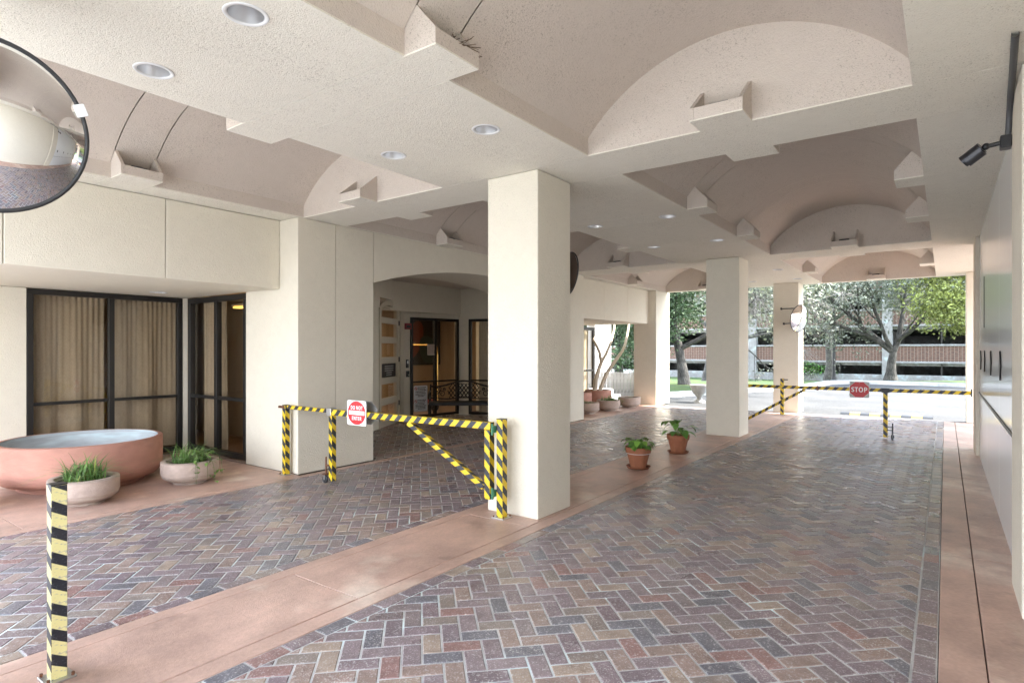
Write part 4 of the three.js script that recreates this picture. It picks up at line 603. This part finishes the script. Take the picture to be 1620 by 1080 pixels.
// ---------------------------------------------------------------- outside: garage, trees, fence, street things
{
  const z0 = -55, g = thing('parking_garage', 'long parking garage with patterned brick bands and dark open decks', 'garage'), X0 = -65, X1 = 31;
  const lev = [[.5, 1.85], [3.35, 4.65], [6.2, 7.5], [9.05, 10.3]];
  part('base_wall', rbox(X0, X1, -1.6, -.46, z0 - .3, z0, .03), M.garage, g);
  for (const [a, b] of lev) { part('brick_band', box(X0, X1, a + .1, b - .08, z0 - .22, z0 + .02), M.garageBrick, g); part('ledge', rbox(X0, X1, b - .08, b + .06, z0 - .4, z0 + .1, .02), M.garage, g); part('ledge', rbox(X0, X1, a - .06, a + .1, z0 - .4, z0 + .08, .02), M.garage, g); part('deck', box(X0, X1, a - .25, a - .062, z0 - 26, z0 - .25), M.garageDark, g); }
  for (let x = -64.27; x < X1; x += 10.1) part('column', rbox(x - .35, x + .35, -1.6, 10.4, z0 - .5, z0 + .16, .03), M.garage, g);
  for (let x = -64.27 + 3.4; x < X1; x += 3.37) for (const [a, b] of [[-.46, .44], [1.91, 3.29], [4.71, 6.14]]) part('mullion', box(x - .05, x + .05, a, b, z0 - .2, z0 - .1), M.bronze, g);
  for (let x = -64.27; x < X1; x += 10.1) for (const dz of [9, 18]) part('inner_column', box(x - .3, x + .3, -1.6, 9, z0 - dz - .3, z0 - dz + .3), M.garageDark, g);
  part('back_wall', box(X0, X1, -1.6, 10.2, z0 - 26.3, z0 - 26), M.garageDark, g); part('roof', box(X0, X1, 9.06, 9.3, z0 - 26, z0 - .3), M.garageDark, g); part('lower_floor', box(X0, X1, -1.7, -1.5, z0 - 26, z0 - .31), M.garageDark, g);
  part('end_wall', [box(X0 - .3, X0, -1.6, 10.2, z0 - 26, z0), box(X1, X1 + .3, -1.6, 10.2, z0 - 26, z0)], M.garage, g);
}
// trees
function tree(label, x, z, opt) {
  const r = rng(opt.seed), t = thing(opt.name || 'oak_tree', label, 'tree', opt.group); const by = opt.y ?? groundY(x, z) - .05; t.position.set(x, by, z); const wood = [], twigs = [], tips = [];
  const grow = (p, dir, len, rad, lev) => {
    const n = 5, pts = [p.clone()], rr = [rad]; let d = dir.clone(), q = p.clone(); for (let i = 1; i <= n; i++) { d.add(V3((r() - .5) * .45, (r() - .42) * .25 * (lev ? 1 : .3), (r() - .5) * .45)).normalize(); q = q.clone().addScaledVector(d, len / n); pts.push(q); rr.push(rad * (1 - .55 * i / n)); }
    wood.push(limb(pts, rr, lev < 2 ? 9 : 5));
    if (lev >= opt.levels) { tips.push([q, d]); tips.push([pts[3], d]); return; }
    const k = lev === 0 ? 0 : 3 + (r() < .5 ? 1 : 0); for (let i = 0; i < k; i++) { const a = r() * 6.28, sp = .5 + r() * .55, nd = d.clone().add(V3(Math.cos(a) * sp, (r() - .45) * .55, Math.sin(a) * sp)).normalize(); grow(pts[2 + Math.floor(r() * 4)], nd, len * (.58 + r() * .25), rr[4] * .72, lev + 1); }
    if (lev >= 2) tips.push([q, d]);
  };
  // trunk
  const tp = opt.trunk.map(p => V3(...p)); const tr = opt.trunk.map((p, i) => opt.r * (1 - .45 * i / (opt.trunk.length - 1)) * (i === 0 ? 1.35 : 1)); part('trunk', limb(tp, tr, 14), M.bark, t);
  const top = tp[tp.length - 1]; for (const l of opt.limbs) grow(l.at ? V3(...l.at) : top.clone(), V3(...l.d).normalize(), l.len, opt.r * (l.k || .55), 1);
  part('branches', wood, M.bark, t);
  // leaves in loose sprays round the branch tips
  const LS = opt.leaf, base = new THREE.BufferGeometry(); const pos = [], cl = []; const ca = [V3(), V3(), V3(), V3()];
  for (const [q, d] of tips) { const bare = r() < (opt.bare || 0) && q.y < opt.bareBelow; if (bare) { for (let i = 0; i < 16; i++) { const e = q.clone().add(V3((r() - .5) * 1.6, (r() - .75) * 1.2, (r() - .5) * 1.6)); twigs.push(bar(q, e, .012, 3, .004)); for (let j = 0; j < 3; j++) { const m = q.clone().lerp(e, .4 + .5 * r()); twigs.push(bar(m, m.clone().add(V3((r() - .5) * .6, (r() - .7) * .6, (r() - .5) * .6)), .006, 3, .003)); } } }
    const cN = bare ? 1 : opt.clumps; for (let c = 0; c < cN; c++) { const cc = q.clone().add(V3((r() - .5) * opt.spread, (r() - .4) * opt.spread * .7, (r() - .5) * opt.spread)); const tone = .7 + .6 * r(); const R = opt.clumpR * (.5 + r() * .7);
      for (let i = 0; i < opt.per; i++) { const a = r() * 6.28, b = Math.acos(2 * r() - 1), rad = R * Math.cbrt(r()); const p = V3(cc.x + rad * Math.sin(b) * Math.cos(a), cc.y + rad * .7 * Math.cos(b), cc.z + rad * Math.sin(b) * Math.sin(a)); const s = LS * (.6 + .7 * r()), u = V3(r() - .5, r() - .5, r() - .5).normalize(), w = V3().crossVectors(u, V3(r() - .5, r() - .5, r() - .5)).normalize(); const A = p.clone().addScaledVector(u, -s), B = p.clone().addScaledVector(w, s * .45), C = p.clone().addScaledVector(u, s), D = p.clone().addScaledVector(w, -s * .45); for (const v of [A, B, C, A, C, D]) pos.push(v.x, v.y, v.z); const k = tone * (.75 + .5 * r()), yel = opt.yellow ? r() * opt.yellow : 0; for (let j = 0; j < 6; j++) cl.push(k * (1 + yel), k * (1 + yel * .6), k * (1 - yel * .4)); } } }
  base.setAttribute('position', new THREE.Float32BufferAttribute(pos, 3)); base.setAttribute('color', new THREE.Float32BufferAttribute(cl, 3)); base.computeVertexNormals(); part('crown', base, opt.mat, t); if (twigs.length) part('twigs', twigs, std({ color: L(.24, .22, .2), roughness: .95 }), t);
  return t;
}
const oak = { levels: 3, leaf: .075, clumps: 10, per: 24, spread: 2.9, clumpR: .6, mat: M.leafOak, bare: .35, bareBelow: 4.5 };
tree('live oak with a forked grey trunk behind the kerb, in front of the garage column', -2.2, -35, { ...oak, seed: 101, r: .27, trunk: [[0, 0, 0], [.02, .5, 0], [.05, 1.0, .05], [.12, 1.5, 0]], group: 'live oaks', limbs: [{ d: [-.75, .75, .1], len: 4.6, k: .62 }, { d: [.35, 1, -.1], len: 3.6, k: .55 }, { d: [.9, .75, .2], len: 3.4, k: .42, at: [.3, 2.1, 0] }, { d: [-1, .35, .4], len: 4.2, k: .4, at: [-.7, 2.2, .1] }, { d: [-.2, 1, .6], len: 4, k: .4 }, { d: [.1, .8, -.9], len: 4, k: .4 }] });
tree('live oak with a thick leaning trunk on the grass beside the white end pier', -8.4, -23.2, { ...oak, seed: 102, r: .2, trunk: [[0, 0, 0], [-.1, .8, 0], [-.25, 1.6, 0], [-.45, 2.4, .05], [-.4, 3.3, 0], [-.2, 4, 0]], group: 'live oaks', yellow: .2, bare: .2, limbs: [{ d: [.9, .45, -.1], len: 3.4, k: .5, at: [-.15, 1.5, 0] }, { d: [-.8, .7, .1], len: 3.2, k: .45, at: [-.4, 2.9, 0] }, { d: [.3, 1, .2], len: 3.4, k: .5 }, { d: [-.4, 1, -.3], len: 3, k: .45 }, { d: [.9, .8, .4], len: 3.2, k: .4 }, { d: [-.2, .6, .9], len: 3, k: .4 }] });
tree('spreading live oak with grey drooping twigs between the pillars', -11.5, -35.5, { ...oak, seed: 103, r: .26, bare: .5, trunk: [[0, 0, 0], [.1, 1, 0], [.3, 2.2, .1], [.5, 3.1, 0]], group: 'live oaks', limbs: [{ d: [1, .45, .3], len: 5, k: .55 }, { d: [.8, .15, .8], len: 4.4, k: .42, at: [.35, 2.4, 0] }, { d: [.2, 1, 0], len: 4, k: .5 }, { d: [-.9, .6, .2], len: 4.2, k: .5 }, { d: [.5, .9, -.6], len: 4, k: .45 }, { d: [1, .8, -.2], len: 4.6, k: .4 }] });
tree('bright yellow-green leafed oak reaching over the lawn by the panel wall', 2.9, -33.2, { ...oak, spread: 2, seed: 104, mat: M.leafYellow, yellow: .3, bare: 0, r: .26, trunk: [[0, 0, 0], [.05, 1.2, 0], [-.1, 2.6, 0], [-.1, 3.4, 0]], group: 'live oaks', limbs: [{ d: [-1, .2, .25], len: 2.2, k: .42, at: [-.1, 2.3, 0] }, { d: [-.6, .2, .8], len: 2, k: .4, at: [-.1, 2.5, 0] }, { d: [-1, .6, .2], len: 2.8, k: .5 }, { d: [-.7, .9, .5], len: 3, k: .5 }, { d: [.4, 1, 0], len: 4, k: .5 }, { d: [-.5, .9, -.5], len: 4.2, k: .45 }, { d: [.9, .6, .3], len: 4, k: .45 }] });
tree('tall oak rising behind the forked oak close to the garage', -6.5, -46, { ...oak, seed: 105, r: .3, trunk: [[0, 0, 0], [.1, 1.5, 0], [.0, 3, .1], [.2, 4.4, 0]], group: 'live oaks', limbs: [{ d: [-.9, .6, .2], len: 5, k: .5 }, { d: [.9, .6, .1], len: 5, k: .5 }, { d: [0, 1, .4], len: 4.5, k: .5 }, { d: [.3, .9, -.5], len: 4, k: .45 }, { d: [-.4, .5, .8], len: 4, k: .4 }] });
tree('tall green garden tree behind the white picket fence', -11.6, -23.9, { ...oak, name: 'garden_tree', seed: 106, mat: M.leafGarden, bare: 0, r: .2, y: -.1, trunk: [[0, 0, 0], [0, 1.2, 0], [.1, 2.4, 0]], group: 'trees behind the fence', leaf: .07, spread: 1.2, limbs: [{ d: [-.8, .5, .2], len: 2.6, k: .5 }, { d: [.8, .4, .2], len: 2.4, k: .5 }, { d: [0, 1, .3], len: 2.6, k: .5 }, { d: [-.3, .2, .8], len: 1.8, k: .4, at: [0, 1.2, 0] }, { d: [.6, .2, .6], len: 1.8, k: .4, at: [0, 1.2, 0] }] });
tree('bushy green garden tree at the building corner behind the fence', -13.2, -22.6, { ...oak, name: 'garden_tree', seed: 107, mat: M.leafGarden, bare: 0, r: .2, y: -.1, trunk: [[0, 0, 0], [0, 1, 0], [.1, 2, 0]], group: 'trees behind the fence', leaf: .08, spread: 1.3, limbs: [{ d: [-.8, .5, .2], len: 3, k: .5 }, { d: [.8, .4, .2], len: 3, k: .5 }, { d: [0, 1, .3], len: 3, k: .5 }, { d: [.3, .2, .8], len: 2.2, k: .4, at: [0, 1, 0] }, { d: [-.6, .2, .6], len: 2.2, k: .4, at: [0, 1, 0] }] });
{ // pale multi-stemmed tree in the far planter
  const t = thing('crape_myrtle', 'pale bare multi-stemmed tree growing from the far terracotta planter', 'tree'); t.position.set(-7.55, .36, -14.3);
  const st = (pts, r0, r1) => part('stem', limb(pts.map(p => V3(...p)), pts.map((p, i) => r0 + (r1 - r0) * i / (pts.length - 1)), 8), M.myrtle, t);
  const W = (l, y, d) => [.884 * l - .467 * d, y, -.467 * l - .884 * d];
  st([W(-.1, 0, 0), W(-.07, .3, .2), W(0, .55, .4), W(.08, .78, .55)], .07, .052); st([W(.08, .78, .55), W(.04, 1.05, .8), W(-.03, 1.22, .95), W(-.13, 1.42, 1.15), W(-.03, 1.58, 1.35), W(.18, 1.75, 1.6), W(.4, 2.3, 2.1)], .046, .03); st([W(.08, .78, .55), W(.22, 1.02, .85), W(.36, 1.35, 1.2), W(.46, 1.75, 1.6), W(.5, 2.5, 2.2)], .048, .03); st([W(.03, 0, 0), W(.22, .48, .3), W(.46, .82, .6), W(.66, 1.08, .9), W(.76, 1.28, 1.1), W(.84, 1.6, 1.45), W(.98, 2.3, 2.1)], .056, .03);
  const r = rng(88), lv = []; for (let i = 0; i < 260; i++) { lv.push(leaf(-.7 + (r() - .5) * 2, 2.6 + r() * 1.2, -2.3 + (r() - .5) * 1.6, .06 + r() * .03, r() * 6.28, r() - .5, [1, 1, 1])); } for (let i = 0; i < 14; i++) lv.push(leaf(-.2 + (r() - .5) * .14, .06 + r() * .14, .05 + (r() - .5) * .1, .06, r() * 6.28, r() - .3, [1.4, 1.3, 1])); part('leaves', lv, M.leafGarden, t);
}
{ // picket fence across the garden
  const f = thing('picket_fence', 'weathered white picket fence behind the far bay', 'fence'); let i = 0; for (let x = -10.6; x < -7.6; x += .105) { const z = -17.1 - (x + 9) * .28, h = .86 + .03 * vnoise(x * .3, 0, 20, 4); const g = rbox(-.05, .05, 0, h, -.011, .011, .004); g.rotateY(.27); g.translate(x, -.1, z); part('picket', g, M.fence, f); } part('rail', [0.15, .6].map(y => sqbar(V3(-10.6, y, -16.68), V3(-7.65, y, -17.51), .04, .07)), M.fence, f); part('post', [rbox(-.06, .06, -.1, .82, -.06, .06, .006).translate(-7.75, 0, -17.36)], M.fence, f);
  const s = thing('stone_steps', 'bright white stone steps beside the far terracotta planter', 'steps'); part('step', rbox(-8.9, -8.0, -.03, .14, -16.6, -15.9, .015), M.whiteWall, s); part('step', rbox(-8.9, -8.25, .142, .3, -16.6, -16.2, .015), M.whiteWall, s);
}
{ // speed bump
  const s = thing('speed_bump', 'low black rubber speed bump with yellow blocks at the driveway edge', 'speed bump'); s.position.set(-1.11, -.03, -16.1); const N = 9, w = 1.8 / N; const yel = std({ color: L(.75, .5, .06), roughness: .6 }); for (let i = 0; i < N; i++) { const sh = new THREE.Shape([[-.15, 0], [-.1, .04], [-.04, .052], [.04, .052], [.1, .04], [.15, 0]].map(p => new THREE.Vector2(...p))); const g = new THREE.ExtrudeGeometry(sh, { depth: w - .004, bevelEnabled: false }); g.rotateY(Math.PI / 2); g.translate(-.9 + i * w, 0, 0); part('block', g, i % 2 ? yel : M.black, s); }
}
{ // lamp post and urn outside, creeper on the garage
  const l = thing('lamp_post', 'thin dark lamp post on the grass in front of the garage', 'lamp post'); l.position.set(-4.9, groundY(-4.9, -36.5) - .03, -36.5); part('pole', cyl(.09, .07, 4.1, 12), M.black, l); part('lamp_head', [cyl(.2, .12, .16, 16, 0, 4.1, 0), cyl(.06, .03, .1, 10, 0, 4.26, 0)], M.metalGrey, l); part('base', cyl(.16, .12, .3, 12), M.black, l);
  const p = thing('sign_pole', 'thin pale pole standing before the garage base wall', 'pole'); p.position.set(-8.4, groundY(-8.4, -40) - .03, -40); part('shaft', cyl(.05, .045, 2.4, 10), M.kerb, p); part('cap', cyl(.05, .02, .05, 10, 0, 2.4, 0), M.kerb, p);
  const u = thing('stone_urn', 'small grey stone urn on the pale driveway near the leaning oak', 'urn'); u.position.set(-5.75, -.03, -17.1); part('urn_body', lathe([[.16, 0], [.16, .05], [.08, .09], [.07, .16], [.2, .3], [.27, .48], [.29, .52], [.25, .52], [.22, .46]], 30), M.kerb, u); part('soil', cyl(.22, .22, .01, 24, 0, .45, 0), M.soil, u);
  const r = rng(99), lv = []; for (let i = 0; i < 900; i++) { const a = r(), x = -9.4 + (r() + r() - 1) * 2.4, y = -.5 + r() * 1.05 * (1 - Math.abs(x + 9.4) / 3.4); lv.push(leaf(x, y, -54.75 + r() * .3, .12 + r() * .1, r() * 6.28, (r() - .5) * 2, [.8 + r() * .6, .8 + r() * .7, .8])); } const c = part('creeper', lv, M.leafDark); tag(c, 'green creeper spilling out of the lower garage opening', 'creeper');
}
renderer.render(scene, camera);
